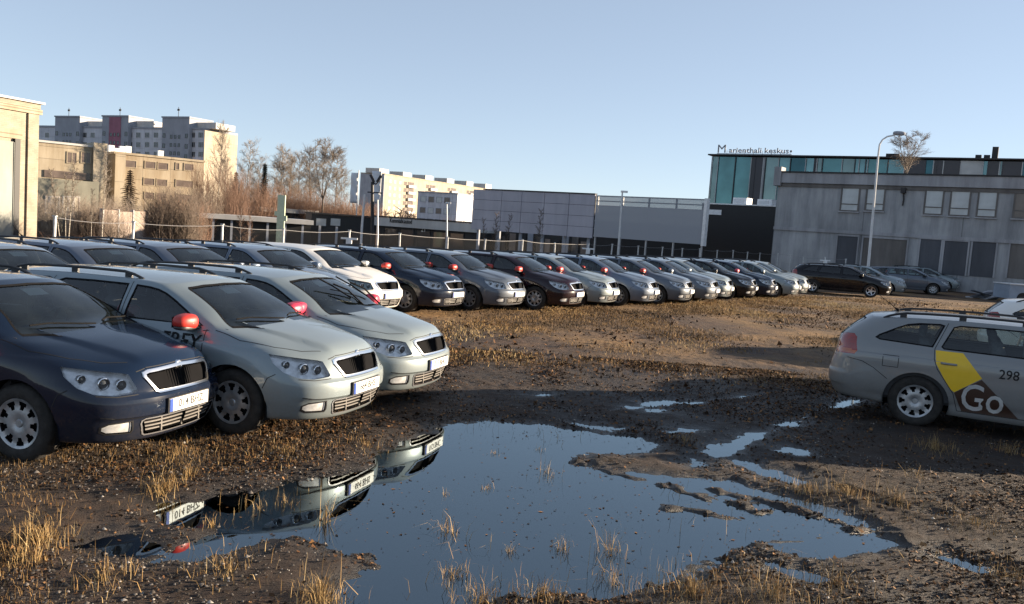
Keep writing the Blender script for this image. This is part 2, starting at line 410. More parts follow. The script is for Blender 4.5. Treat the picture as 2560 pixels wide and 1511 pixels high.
def build_wagon():
    """all part meshes of the wagon, by part key -> mesh data (+ default materials)"""
    G = car_surface(); nr, nc = G.shape[:2]
    bm = bmesh.new(); vv = [[bm.verts.new(G[i, j]) for j in range(nc)] for i in range(nr)]
    for i in range(nr - 1):
        for j in range(nc - 1):
            q = []
            for v in (vv[i][j], vv[i + 1][j], vv[i + 1][j + 1], vv[i][j + 1]):
                if not q or v not in q: q.append(v)
            try: bm.faces.new(q)
            except ValueError: pass
    bmesh.ops.remove_doubles(bm, verts=bm.verts[:], dist=1e-5)
    bmesh.ops.recalc_face_normals(bm, faces=bm.faces[:]); bm.normal_update()
    c = [f for f in bm.faces if f.calc_center_median().y > .8 and abs(f.calc_center_median().x) < .5]
    if sum(f.normal.y for f in c) < 0: bmesh.ops.reverse_faces(bm, faces=bm.faces[:]); bm.normal_update()
    tree = BVHTree.FromBMesh(bm)
    X, Y, Z = (1, 0, 0), (0, 1, 0), (0, 0, 1)
    D = {}   # key -> (verts, faces)
    # wheel openings
    for ax in (AX_F, AX_R):
        r = .368
        poly = [(ax + r * math.cos(t) * 1.02, .315 + r * math.sin(t)) for t in np.linspace(0, 2 * math.pi, 40, endpoint=False)]
        poly = [(a, b) for a, b in poly]
        fs = cut(bm, poly, X, Z, lambda c, n: c.y > .5 and c.z < .75); bmesh.ops.delete(bm, geom=fs, context='FACES')
    bm.normal_update()
    side = lambda c, n: c.y > .45 and .9 < c.z < 1.42 and n.y > .25
    wins = {
        'front_door_window': [(.085, .966), (.955, .962), (.75, 1.09), (.59, 1.19), (.45, 1.268), (.35, 1.305), (.24, 1.324), (.10, 1.333)],
        'rear_door_window': [(-.015, .968), (-.02, 1.336), (-.45, 1.336), (-.80, 1.324), (-.86, 1.295), (-.965, 1.00), (-.945, .980)],
        'quarter_window': [(-1.085, .992), (-.985, 1.31), (-1.02, 1.320), (-1.25, 1.302), (-1.38, 1.27), (-1.50, 1.20), (-1.69, 1.07), (-1.715, 1.04), (-1.68, 1.022)],
    }
    def ring(key, poly, m, ea, eb, filt, off=-.004):
        D[key] = take(bm, cut(bm, poly, ea, eb, filt), off)
        D[key + '_frame'] = take(bm, cut(bm, grow(poly, m), ea, eb, filt), .001)
    up = lambda P: [(a, 1.007 + (b - .965) * .79) for a, b in P]
    for k, poly in wins.items(): ring(k, up(poly), .016, X, Z, side)
    # windscreen and tailgate window
    ws = [(-.02, .982), (.55, .962), (.655, .96), (.515, 1.325), (.49, 1.342), (.3, 1.366), (-.02, 1.378)]
    ring('windscreen', up(ws), .013, Y, Z, lambda c, n: c.x > .25 and c.z > .94 and n.x > .2)
    rw = [(-.02, 1.01), (.48, 1.015), (.515, 1.03), (.44, 1.27), (.41, 1.288), (-.02, 1.305)]
    ring('tailgate_window', up(rw), .013, Y, Z, lambda c, n: c.x < -1.7 and c.z > .95 and n.x < -.2)
    bm.normal_update()
    # headlamps (seen from the front quarter)
    d = Vector((math.cos(R(38)), math.sin(R(38)), 0)); e = Vector((-math.sin(R(38)), math.cos(R(38)), 0))
    pr = lambda p: (Vector(p).dot(e), p[2])
    hl = [pr(p) for p in ((1.72, .805, .812), (1.82, .765, .803), (2.05, .53, .762), (2.085, .49, .75), (2.165, .47, .625), (2.155, .485, .612), (2.07, .62, .598), (1.98, .74, .612), (1.87, .80, .66), (1.78, .83, .74))]
    D['headlamp'] = take(bm, cut(bm, hl, e, Z, lambda c, n: c.x > 1.5 and .5 < c.z < .9 and n.dot(d) > .1))
    # grille, lower intake, fog lamps, number plate recess
    fy = lambda c, n: c.x > 1.9 and n.x > .3
    gr = [(-.04, .768), (.355, .748), (.385, .738), (.388, .72), (.33, .617), (.315, .606), (-.04, .604)]
    ring('grille', gr, .024, Y, Z, lambda c, n: c.x > 1.9 and c.z < .81 and n.x > .15, -.022)
    lg = [(-.04, .385), (.44, .383), (.465, .372), (.468, .352), (.425, .262), (.405, .25), (-.04, .245)]
    ring('intake', lg, .012, Y, Z, fy, -.04)
    fl = [(.55, .378), (.69, .370), (.725, .345), (.72, .310), (.69, .29), (.535, .285), (.53, .30)]
    ring('fog', fl, .012, Y, Z, lambda c, n: c.x > 1.7 and n.x > .1, -.012)
    # tail lamps
    e2 = Vector((math.sin(R(45)), math.cos(R(45)), 0)); d2 = Vector((-math.cos(R(45)), math.sin(R(45)), 0))
    pr2 = lambda p: (Vector(p).dot(e2), p[2])
    tl = [pr2(p) for p in ((-2.15, .56, 1.06), (-2.0, .70, 1.075), (-1.955, .75, 1.035), (-1.93, .825, .86), (-1.955, .83, .82), (-2.22, .62, .80), (-2.22, .57, .82))]
    D['tail'] = take(bm, cut(bm, tl, e2, Z, lambda c, n: c.x < -1.78 and .7 < c.z < 1.12 and n.dot(d2) > .1))
    bm.normal_update()
    # number plate recess of the tailgate is left plain; the rest is the painted shell
    bm.verts.index_update(); V = [v.co.copy() for v in bm.verts]; Fc = [tuple(v.index for v in f.verts) for f in bm.faces]
    D['body'] = (V, Fc)
    return D, tree, bm, hl, e

def to_mesh(name, vs, fs, mats, smooth=True, sharp=30, midx=None):
    me = bpy.data.meshes.new(name); me.from_pydata([tuple(v) for v in vs], [], [tuple(f) for f in fs])
    for m in mats: me.materials.append(mt[m])
    if midx: me.polygons.foreach_set('material_index', midx)
    if smooth:
        me.polygons.foreach_set('use_smooth', [True] * len(me.polygons)); me.set_sharp_from_angle(angle=R(sharp))
    me.update(); return me
def mb_mesh(mb, name, mats, smooth=True, sharp=35): return to_mesh(name, mb.v, mb.f, mats, smooth, sharp, mb.mi if len(mats) > 1 else None)
def ribbon(tree, pts, frm, width=.008, off=.0015, step=.025):
    """thin strip laid on the shell along a polyline given in a projected view"""
    q = []
    for i in range(len(pts) - 1):
        a, b = Vector(pts[i]), Vector(pts[i + 1]); k = max(1, int((b - a).length / step))
        for j in range(k + (i == len(pts) - 2)): q.append(a + (b - a) * (j / k))
    hits = []
    for p in q:
        if frm == 'side': o, dr = Vector((p.x, 3, p.y)), Vector((0, -1, 0))
        elif frm == 'top': o, dr = Vector((p.x, p.y, 3)), Vector((0, 0, -1))
        elif frm == 'front': o, dr = Vector((4, p.x, p.y)), Vector((-1, 0, 0))
        else: o, dr = Vector((-4, p.x, p.y)), Vector((1, 0, 0))
        h = tree.ray_cast(o, dr)
        if h[0] is not None: hits.append((h[0], h[1] if h[1].dot(dr) < 0 else -h[1]))
    vs = []; fs = []
    for i, (c, n) in enumerate(hits):
        t = (hits[min(i + 1, len(hits) - 1)][0] - hits[max(i - 1, 0)][0]).normalized(); w = n.cross(t).normalized() * width / 2
        vs += [c + n * off + w, c + n * off - w]
        if i: b = 2 * i; fs.append((b - 2, b - 1, b + 1, b))
    return vs, fs
def superell(c, r, e=.7, n=14, m=9, f=None):
    """rounded block"""
    vs = []; fs = []
    sg = lambda v, p: math.copysign(abs(v) ** p, v)
    for i in range(m + 1):
        ph = -math.pi / 2 + math.pi * i / m
        for j in range(n):
            th = 2 * math.pi * j / n
            p = Vector((r[0] * sg(math.cos(ph), e) * sg(math.cos(th), e), r[1] * sg(math.cos(ph), e) * sg(math.sin(th), e), r[2] * sg(math.sin(ph), e)))
            if f: p = f(p)
            vs.append(p + Vector(c))
    for i in range(m):
        for j in range(n): fs.append((i * n + j, i * n + (j + 1) % n, (i + 1) * n + (j + 1) % n, (i + 1) * n + j))
    return vs, fs
MESH = {}
def wagon_meshes():
    D, tree, bm, hl, he = build_wagon()
    V, Fc = D['body']
    MESH['body'] = to_mesh('body', *both(V, Fc), ['body_paint'], sharp=28)
    # dark lining of the cabin
    sv = shift(V, Fc, -.018); keep = [tuple(reversed(f)) for f in Fc if all(V[i].z > .84 for i in f) and sum(V[i].x for i in f) / len(f) < 1.12]
    MESH['lining'] = to_mesh('lining', *both(sv, keep), ['interior'])
    for k in ('front_door_window', 'rear_door_window', 'quarter_window'):
        for sfx, mm in (('', 'car_glass'), ('_frame', 'rubber')):
            v, f = D[k + sfx]; MESH[k + sfx + 'L'] = to_mesh(k, v, f, [mm]); MESH[k + sfx + 'R'] = to_mesh(k, *mirror(v, f), [mm])
    for k in ('windscreen', 'tailgate_window'):
        MESH[k] = to_mesh(k, *both(*D[k]), ['car_glass']); MESH[k + '_frame'] = to_mesh(k, *both(*D[k + '_frame']), ['rubber'])
    # headlamp: lens at the surface, deep reflector behind, lamp bowls inside
    v, f = D['headlamp']; dv = [p + Vector((-.045, -.012, 0)) for p in shift(v, f, -.01)]
    wv, wf = rim_walls(v, f, dv); n0 = len(wv)
    bv = wv + list(dv); bf = wf + [tuple(n0 + i for i in q) for q in f]
    ctr = sum(v, Vector()) / len(v)
    mb = MB()
    for (px, py, pz, r) in ((1.98, .66, .685, .05), (2.06, .56, .672, .043), (1.88, .76, .72, .034)):
        h = tree.ray_cast(Vector((px, py, pz)) + Vector((.8, .3, 0)), Vector((-.8, -.3, 0)).normalized())
        if h[0] is None: continue
        c = h[0] + Vector((-.03, -.012, 0)); dd = Vector((.93, .36, 0)).normalized()
        rot = dd.to_track_quat('Z', 'Y').to_matrix()
        for ringp, cu in (([(r, -.03), (r * 1.02, .008), (r * .9, .012), (r * .8, -.006)], 0), ([(r * .8, -.006), (r * .55, .016), (r * .25, .026), (.001, .028)], 1)):
            mb.cur = cu; m0 = MB(); m0.lathe(ringp, 16, 'Z'); mb.add([rot @ Vector(q) + c for q in m0.v], m0.f)
    for s_, fn in (('L', lambda a, b: (a, b)), ('R', mirror)):
        MESH['lens' + s_] = to_mesh('lens', *fn(v, f), ['lamp_glass']); MESH['bucket' + s_] = to_mesh('headlight', *fn(bv, bf), ['reflector'], sharp=25)
        a, b = fn([Vector(q) for q in mb.v], mb.f); MESH['bowls' + s_] = to_mesh('bowl', a, b, ['chrome', 'lamp_dark'], midx=mb.mi)
        tv, tf = D['tail']
        a, b = fn(shift(tv, tf, -.002), tf)
        mi = [1 if .83 < sum(a[i].z for i in q) / len(q) < .872 else 0 for q in b]
        MESH['tail' + s_] = to_mesh('tail_light', a, b, ['tail_red', 'tail_clear'], midx=mi)
        a, b = fn(*D['fog']); MESH['fog' + s_] = to_mesh('fog_light', a, b, ['reflector'])
        a, b = fn(*D['fog_frame']); MESH['fogframe' + s_] = to_mesh('fog_frame', a, b, ['black_plastic'])
    # grille
    v, f = D['grille']; o = [p + Vector((.03, 0, 0)) for p in v]; wv, wf = rim_walls(o, f, v); n0 = len(wv)
    MESH['grille'] = to_mesh('grille', *both(wv + list(v), wf + [tuple(n0 + i for i in q) for q in f]), ['grille_black'])
    v, f = D['grille_frame']; o = shift(v, f, .010); wv, wf = rim_walls(o, f, [p - Vector((.014, 0, 0)) for p in o]); n0 = len(wv)
    MESH['grille_frame'] = to_mesh('grille_frame', *both(wv + list(o), wf + [tuple(n0 + i for i in q) for q in f]), ['chrome'])
    mb = MB()
    for i in range(25):
        y = -.36 + .03 * i; zt = .760 - .018 * abs(y) / .36 - .004; zb = .608 if abs(y) < .315 else .608 + (abs(y) - .315) * 1.6
        xt = np.interp(abs(y), [0, .39], [2.21, 2.148]); xb = xt + .046
        if zt - zb < .02: continue
        mb.add([(xt - .02, y - .003, zt), (xt - .02, y + .003, zt), (xb - .02, y - .003, zb), (xb - .02, y + .003, zb), (xt + .008, y, zt), (xb + .008, y, zb)], [(0, 4, 5, 2), (1, 3, 5, 4)])
    MESH['grille_slats'] = mb_mesh(mb, 'grille_slats', ['slat_dark'], False)
    # round badge on the bonnet edge
    mb = MB(); mb.lathe([(.046, -.02), (.046, .006), (.041, .010), (.037, .006)], 20, 'X'); mb.lathe([(.037, .006), (.02, .009), (.0005, .010)], 20, 'X')
    mb.cur = 1; mb.box(.010, .012, -.004, .004, -.026, .026); mb.box(.010, .012, -.018, -.010, -.012, .018); mb.box(.010, .012, .010, .018, -.018, .012)
    MESH['badge'] = mb_mesh(mb, 'badge', ['chrome', 'lamp_dark'])
    v, f = D['intake']; o = [p + Vector((.05, 0, 0)) for p in v]; wv, wf = rim_walls(o, f, v); n0 = len(wv)
    MESH['intake'] = to_mesh('air_intake', *both(wv + list(v), wf + [tuple(n0 + i for i in q) for q in f]), ['grille_black'])
    MESH['intake_frame'] = to_mesh('intake_frame', *both(shift(*D['intake_frame'], .004), D['intake_frame'][1]), ['satin_chrome'])
    mb = MB()
    for z in (.285, .318, .352):
        h = tree.ray_cast(Vector((4, 0, z)), Vector((-1, 0, 0))); pts = []
        for y in np.linspace(-.44, .44, 15):
            h = tree.ray_cast(Vector((4, abs(y), z)), Vector((-1, 0, 0))); pts.append((h[0].x - .012, y, z))
        for i in range(14):
            a, b = pts[i], pts[i + 1]
            mb.add([(a[0], a[1], z - .006), (a[0], a[1], z + .006), (b[0], b[1], z + .006), (b[0], b[1], z - .006), (a[0] - .02, a[1], z + .006), (b[0] - .02, b[1], z + .006)], [(0, 3, 2, 1), (1, 2, 5, 4)])
    for y in (-.25, 0, .25):
        h = tree.ray_cast(Vector((4, abs(y), .32)), Vector((-1, 0, 0))); mb.box(h[0].x - .04, h[0].x - .016, y - .008, y + .008, .255, .38)
    MESH['intake_slats'] = mb_mesh(mb, 'intake_slats', ['slat_grey'], False)
    # number plate with holder
    hx = tree.ray_cast(Vector((4, 0.0, .475)), Vector((-1, 0, 0)))[0].x
    mb = MB(); mb.box(hx - .03, hx + .012, -.27, .27, .408, .536); MESH['plate_holder'] = mb_mesh(mb, 'plate_holder', ['black_plastic'], False)
    mb = MB(); mb.box(hx + .0125, hx + .016, -.26, .26, .417, .527); MESH['plate'] = mb_mesh(mb, 'number_plate', ['plate_white'], False)
    mb = MB(); mb.box(hx + .0165, hx + .0185, -.259, -.22, .418, .526); MESH['plate_band'] = mb_mesh(mb, 'plate_band', ['plate_blue'], False)
    MESH['plate_x'] = hx + .0175
    # tyre and wheel cover
    mb = MB(); w = .0975
    prof = [(.20, -w + .012), (.215, -w - .002), (.27, -w - .004), (.300, -w + .008), (.314, -w + .026), (.318, -w + .05), (.318, w - .05), (.314, w - .026), (.300, w - .008), (.27, w + .004), (.215, w + .002), (.20, w - .012)]
    mb.lathe(prof, 44, 'Y'); mb.lathe([(.2, -w + .012), (.2, w - .012)], 44, 'Y')
    MESH['tyre'] = mb_mesh(mb, 'wheel', ['tyre'], sharp=50)
    for key, nh, mat in (('hubcap', 9, 'hubcap'), ('alloyrim', 5, 'alloy')):
        rr = [.0, .028, .034, .058, .09, .115, .130, .148, .166, .182, .192, .204, .207]
        hh = [.086, .086, .078, .088, .090, .087, .084, .083, .084, .088, .094, .097, .080]
        if nh == 5: hh = [.07, .07, .064, .068, .07, .072, .076, .08, .084, .09, .096, .098, .08]
        seg = nh * 10; mb = MB()
        for i in range(len(rr)):
            for j in range(seg): th = 2 * math.pi * j / seg; mb.v.append((max(rr[i], .0005) * math.cos(th), hh[i], max(rr[i], .0005) * math.sin(th)))
        hr = range(5, 9) if nh == 9 else range(3, 9)
        for i in range(len(rr) - 1):
            for j in range(seg):
                k = j % 10
                hole = i in hr and ((3 <= k <= 6) if (i < 7) else (2 <= k <= 7)) if nh == 9 else (i in hr and ((3 <= k <= 6) if i < 5 else (1 <= k <= 8)))
                if hole: continue
                mb.f.append((i * seg + j, (i + 1) * seg + j, (i + 1) * seg + (j + 1) % seg, i * seg + (j + 1) % seg)); mb.mi.append(0)
        mb.cur = 1; mb.lathe([(.2, .055), (.1, .045), (.001, .045)], 36, 'Y')
        MESH[key] = mb_mesh(mb, 'hubcap', [mat, 'grille_black'], sharp=25)
    # wheel housings, floor pan
    mb = MB()
    for ax in (AX_F, AX_R):
        for s_ in (-1, 1):
            n = 20; b = len(mb.v)
            for yy in (.862, .50):
                for i in range(n + 1):
                    t = -.35 + (math.pi + .7) * i / n; mb.v.append((ax + .374 * 1.02 * math.cos(t), s_ * yy, .315 + .374 * math.sin(t)))
            for i in range(n): mb.f.append((b + i, b + i + 1, b + n + 2 + i, b + n + 1 + i)); mb.mi.append(0)
            mb.f.append(tuple(b + n + 1 + i for i in range(n + 1))); mb.mi.append(0)
    for (x0, x1) in ((-2.1, -1.58), (-.83, .99), (1.74, 2.02)): mb.box(x0, x1, *((-.74, .74) if abs(x0 + x1) < 1 else (-.52, .52)), .21, .30)
    mb.box(-1.58, -.83, -.5, .5, .25, .3); mb.box(.99, 1.74, -.5, .5, .22, .55)
    MESH['underbody'] = mb_mesh(mb, 'underbody', ['rubber'], sharp=50)
    # cabin
    mb = MB(); mb.box(-2.05, 1.1, -.74, .74, .30, .34); mb.box(-2.1, -1.9, -.7, .7, .34, .9); mb.box(-1.9, .95, .745, .80, .34, .93); mb.box(-1.9, .95, -.80, -.745, .34, .93)
    dv = [(1.22, .98), (1.08, 1.0), (.88, 1.01), (.70, .975), (.66, .87), (.76, .62), (.86, .45), (1.15, .4)]
    mb.prism(dv, -.73, .73, lambda a, b, h: (a, h, b)); mb.box(.3, .62, -.09, .09, .34, .60)
    MESH['cabin'] = mb_mesh(mb, 'dashboard', ['interior'], sharp=40)
    mb = MB(); 
    for sx in (.36,): 
        a, b = superell((.02, sx, .50), (.27, .26, .09), .45); mb.add(a, b)
        a, b = superell((-.30, sx, .82), (.085, .25, .34), .45, f=lambda p: Vector((p.x - p.z * .28, p.y * (1 - .25 * max(0, p.z / .34)), p.z))); mb.add(a, b)
        a, b = superell((-.43, sx, 1.20), (.05, .13, .085), .6, f=lambda p: Vector((p.x - p.z * .2, p.y, p.z))); mb.add(a, b)
        mb.tube([(-.40, sx - .06, 1.1), (-.42, sx - .06, 1.2)], .008, 6); mb.tube([(-.40, sx + .06, 1.1), (-.42, sx + .06, 1.2)], .008, 6)
    MESH['seat'] = mb_mesh(mb, 'seat', ['seat_fabric'], sharp=60)
    mb = MB(); a, b = superell((-.75, 0, .52), (.25, .66, .1), .4); mb.add(a, b)
    a, b = superell((-1.10, 0, .80), (.09, .66, .30), .4, f=lambda p: Vector((p.x - p.z * .3, p.y, p.z))); mb.add(a, b)
    for y in (-.36, .36): a, b = superell((-1.22, y, 1.16), (.045, .12, .07), .6); mb.add(a, b)
    MESH['bench'] = mb_mesh(mb, 'rear_bench', ['seat_fabric'], sharp=60)
    mb = MB(); c = Vector((.54, .36, .93)); ax = Vector((-.9, 0, .42)).normalized(); u = Vector((0, 1, 0)); w_ = ax.cross(u)
    pts = [c + (u * math.cos(t) + w_ * math.sin(t)) * .185 for t in np.linspace(0, 2 * math.pi, 25)]
    mb.tube(pts, .015, 7, cap=False); mb.tube([c + u * .18, c - u * .18], .014, 6); mb.tube([c, c - w_ * .18], .014, 6); mb.tube([c, c - ax * .2], .03, 8)
    MESH['steering'] = mb_mesh(mb, 'steering_wheel', ['interior'])
    mb = MB(); a, b = superell((.485, 0, 1.255), (.018, .115, .035), .5); mb.add(a, b); mb.tube([(.49, 0, 1.255), (.57, 0, 1.315)], .012, 6)
    MESH['inner_mirror'] = mb_mesh(mb, 'inner_mirror', ['black_plastic'])
    mb = MB(); mb.add([(.62, -.11, 1.304), (.62, .11, 1.304), (.74, .11, 1.248), (.74, -.11, 1.248)], [(0, 1, 2, 3)]); MESH['toll_tag'] = mb_mesh(mb, 'sticker', ['sticker_white'], False)
    # seat belts hang as pale strips at the door pillars
    mb = MB()
    for s_ in (-1, 1): mb.box(-.015, -.005, s_ * .71 - .025, s_ * .71 + .025, .75, 1.23, Matrix.Rotation(R(3 * s_), 4, 'X'))
    MESH['belts'] = mb_mesh(mb, 'seat_belts', ['satin_chrome'], False)
    # mirrors
    def mf(p):
        return Vector((p.x * (1 - .25 * (p.y / .125)) + (.02 if p.x > 0 else 0), p.y, p.z * (1 - .18 * (p.y / .125))))
    for s_, sg in (('L', 1), ('R', -1)):
        a, b = superell((.895, .962, 1.045), (.085, .115, .072), .72, 18, 12, mf)
        a = [Vector((p.x if p.x > .845 else .845, p.y * 1, p.z)) for p in a]
        mb = MB(); mb.add([(p.x, p.y * sg, p.z) for p in a], b if sg > 0 else [tuple(reversed(q)) for q in b]); MESH['mirror' + s_] = mb_mesh(mb, 'side_mirror', ['mirror_red'], sharp=50)
        mb = MB(); mb.prism([(.79, .985), (.97, .985), (.89, 1.015), (.81, 1.025)], .80, .90, lambda x, z, h: (x, h * sg, z)); mb.box(.838, .8445, *(sorted((sg * .885, sg * 1.055))), .99, 1.095)
        a, b = superell((.915, .962, .993), (.075, .115, .026), .7, 14, 8); mb.add([(p.x, p.y * sg, p.z) for p in a], b)
        mb.prism([(.96, 1.005), (.84, 1.005), (.85, 1.07)], .772, .818, lambda x, z, h: (x, h * sg, z))
        MESH['mirrorbase' + s_] = mb_mesh(mb, 'mirror_base', ['black_plastic'], sharp=40)
        # roof rail
        mb = MB(); pts = []
        for x in (.08, .03, -.04, -.15, -.35, -.6, -.9, -1.2, -1.42, -1.54, -1.62, -1.68):
            h = tree.ray_cast(Vector((x, .565, 3)), Vector((0, 0, -1)))[0]
            pts.append((x, sg * .565, h.z + float(np.interp(x, [-1.68, -1.58, -1.42, -.15, -.02, .08], [-.005, .03, .052, .052, .03, -.005]))))
        mb.tube(pts, .015, 8)
        for x in (-.10, -.78, -1.45):
            z = tree.ray_cast(Vector((x, .565, 3)), Vector((0, 0, -1)))[0].z; mb.box(x - .04, x + .04, sg * .565 - .012, sg * .565 + .012, z - .02, z + .045)
        MESH['rail' + s_] = mb_mesh(mb, 'roof_rail', ['black_plastic'], sharp=40)
        for nm, hx_ in (('F', .17), ('B', -.87)):
            h = tree.ray_cast(Vector((hx_, 3, .87)), Vector((0, -1, 0)))[0]
            mb = MB(); mb.tube([(hx_ - .10, sg * (h.y + .004), .84), (hx_ - .085, sg * (h.y + .028), .84), (hx_ + .06, sg * (h.y + .028), .838), (hx_ + .085, sg * (h.y + .004), .837)], [.012, .014, .014, .011], 8)
            mb.cur = 1; mb.add([(hx_ + .075 * math.cos(t), sg * (h.y + .003), .837 + .032 * math.sin(t)) for t in np.linspace(0, 2 * math.pi, 16, endpoint=False)], [tuple(range(16))])
            MESH['handle' + nm + s_] = mb_mesh(mb, 'door_handle', ['body_paint', 'seam'], sharp=40)
    # wipers, aerial, joints between the panels
    mb = MB()
    for y0, y1 in ((.12, .60), (-.55, -.02)):
        pts = []
        for t in np.linspace(0, 1, 8):
            y = y0 + (y1 - y0) * t; z = 1.03 + .03 * (1 - abs(t - .3)); h = tree.ray_cast(Vector((4, abs(y), z)), Vector((-1, 0, 0)))[0]; pts.append((h.x + .018, y, h.z + .012))
        mb.tube(pts, .008, 5)
    MESH['wipers'] = mb_mesh(mb, 'wipers', ['rubber'])
    mb = MB()
    for p0, p1 in (((1.24, .12, 1.04), (.80, -.26, 1.36)), ((1.20, .62, 1.025), (.82, .12, 1.37))):
        p0, p1 = Vector(p0), Vector(p1); m_ = p0.lerp(p1, .45) + Vector((.05, 0, .05)); mb.tube([p0, m_, p0.lerp(p1, .72) + Vector((.02, 0, .03))], .011, 5); mb.tube([p0.lerp(p1, .3), p0.lerp(p1, .7) + Vector((0, 0, .012)), p1], .010, 5)
    MESH['wipers_up'] = mb_mesh(mb, 'wipers', ['rubber'])
    mb = MB(); mb.tube([(-1.55, 0, 1.36), (-1.55, 0, 1.395), (-1.59, 0, 1.41)], [.025, .018, .008], 8); mb.tube([(-1.57, 0, 1.40), (-1.81, 0, 1.575)], [.006, .003], 5); MESH['aerial'] = mb_mesh(mb, 'aerial', ['rubber'])
    rv, rf = [], []
    lines = [([(1.0, .27), (1.03, .45), (1.045, .62), (1.045, .82), (1.035, .97)], 'side'), ([(.025, .27), (.025, .99)], 'side'), ([(.03, .99), (.035, 1.36)], 'side'),
             ([(1.0, .27), (-.74, .27)], 'side'), ([(-.74, .27), (-.80, .48), (-.90, .62), (-1.0, .76), (-1.045, .88), (-1.05, 1.0)], 'side'), ([(-1.05, 1.0), (-.93, 1.32)], 'side'),
             ([(1.715, .50), (1.76, .60), (1.83, .64)], 'side'), ([(-1.55, .56), (-1.72, .68), (-1.86, .745), (-2.04, .77)], 'side'),
             ([(-1.62, .72), (-1.44, .72), (-1.44, .86), (-1.62, .86), (-1.62, .72)], 'side'),
             ([(2.05, .45), (1.93, .585), (1.72, .715), (1.40, .788), (1.12, .785)], 'top'), ([(.37, .785), (.45, .765)], 'front'),
             ([(0, .77), (.62, .77)], 'back'), ([(0, .803), (.36, .79)], 'front'), ([(.50, .595), (.66, .588), (.76, .60)], 'front'), ([(1.0, .955), (1.06, .965)], 'side'), ([(.0, .40), (.62, .41), (.75, .43)], 'front')]
    for pts, frm in lines:
        a, b = ribbon(tree, pts, frm); n0 = len(rv); rv += a; rf += [tuple(n0 + i for i in q) for q in b]
    mv, mf_ = mirror(rv, rf); n0 = len(rv)
    MESH['seams'] = to_mesh('panel_gaps', rv + mv, rf + [tuple(n0 + i for i in q) for q in mf_], ['seam'], False)
    MESH['tree'] = tree
def make_car(loc, heading, paint, label, rails=True, mirror_mat='mirror_red', mirrorL=None, plate=None, detail=2, wheels='hubcap', wipers='wipers', glass='car_glass', group=None, aerial=False, steer=0.0, lens='lamp_glass', handles=None, tilt=0.0):
    t = empty('station_wagon', loc, heading); t.rotation_euler.x = tilt; t.scale = (1, 1, .99)
    tag(t, label, 'car', group)
    def P(key, name, parent=t, mat=None, slot=0):
        o = bpy.data.objects.new(name, MESH[key]); COL.objects.link(o); o.parent = parent
        if mat: o.material_slots[slot].link = 'OBJECT'; o.material_slots[slot].material = mt[mat]
        return o
    P('body', 'body', mat=paint)
    P('lining', 'headlining')
    for k in ('front_door_window', 'rear_door_window', 'quarter_window'):
        for s_ in 'LR':
            g = P(k + s_, 'window', mat=glass); P(k + '_frame' + s_, 'window_frame', g)
    for k in ('windscreen', 'tailgate_window'): g = P(k, k, mat=glass if k != 'windscreen' else 'car_glass'); P(k + '_frame', 'window_frame', g)
    for s_ in 'LR':
        h = P('bucket' + s_, 'headlight'); P('lens' + s_, 'lens', h, mat=lens); P('bowls' + s_, 'lamp_bowl', h)
        P('tail' + s_, 'tail_light'); g = P('fog' + s_, 'fog_light'); P('fogframe' + s_, 'fog_light_frame', g)
        m_ = mirror_mat if s_ == 'R' else (mirrorL or mirror_mat)
        g = P('mirror' + s_, 'side_mirror', mat=paint if m_ == 'body' else m_); P('mirrorbase' + s_, 'mirror_base', g)
        if rails: P('rail' + s_, 'roof_rail')
        for nm in 'FB': P('handle' + nm + s_, 'door_handle', mat=handles or paint)
    g = P('grille', 'grille'); P('grille_frame', 'grille_frame', g); P('grille_slats', 'grille_slats', g)
    b_ = P('badge', 'badge'); b_.location = (2.196, 0, .768)
    g = P('intake', 'air_intake'); P('intake_frame', 'intake_frame', g); P('intake_slats', 'intake_slats', g)
    P('plate_holder', 'plate_holder'); pl = P('plate', 'number_plate'); P('plate_band', 'plate_band', pl)
    if plate:
        me = text_mesh(plate, .098, 'plate_lettering', .0006, xs=.92, bold=.0012); me.materials.append(mt['ink_black'])
        o = bpy.data.objects.new('plate_lettering', me); COL.objects.link(o); o.parent = pl
        o.matrix_local = Matrix(((0, 0, 1, MESH['plate_x']), (1, 0, 0, .02), (0, 1, 0, .472), (0, 0, 0, 1)))
    for ax in (AX_F, AX_R):
        for sg in (1, -1):
            w = P('tyre', 'wheel'); w.location = (ax, sg * .757, .318); w.rotation_euler = (0, RNG.uniform(0, 6), (0 if sg > 0 else math.pi) + (steer if ax > 0 else 0)); P(wheels, 'hubcap', w)
    for o_ in list(t.children_recursive):
        if o_.name.split('.')[0] in ('grille_slats', 'intake_slats', 'lamp_bowl'): o_['kind'] = 'stuff'
    P('underbody', 'underbody'); P('cabin', 'dashboard'); P('bench', 'rear_bench'); P('steering', 'steering_wheel'); P('inner_mirror', 'inner_mirror'); P('toll_tag', 'windscreen_sticker'); P('belts', 'seat_belts')['kind'] = 'stuff'
    for sg in (1, -1): o = P('seat', 'seat'); o.location.y = 0 if sg > 0 else -.72
    P(wipers, 'wipers')['kind'] = 'stuff'; P('seams', 'panel_gaps')['kind'] = 'stuff'
    if aerial: P('aerial', 'aerial')
    return t
car_paint('body_paint', (0.4, 0.42, 0.45), 0.5)
car_paint('paint_silver', (0.215, 0.258, 0.275), 0.25, 0.36, .5, .9)
car_paint('paint_silver_blue', (0.12, 0.155, 0.21), 0.25, 0.36, .5, .9)
car_paint('paint_grey', (0.09, 0.11, 0.14), 0.25, 0.36, .5, .9)
car_paint('paint_dark_blue', (0.004, 0.010, 0.026), 0.0, 0.22, .30, .7, .1)
car_paint('paint_black', (0.004, 0.004, 0.007), 0.0, 0.22, .30, .7, .1)
car_paint('paint_maroon', (0.013, 0.004, 0.008), 0.0, 0.22, .25, .7, .1)
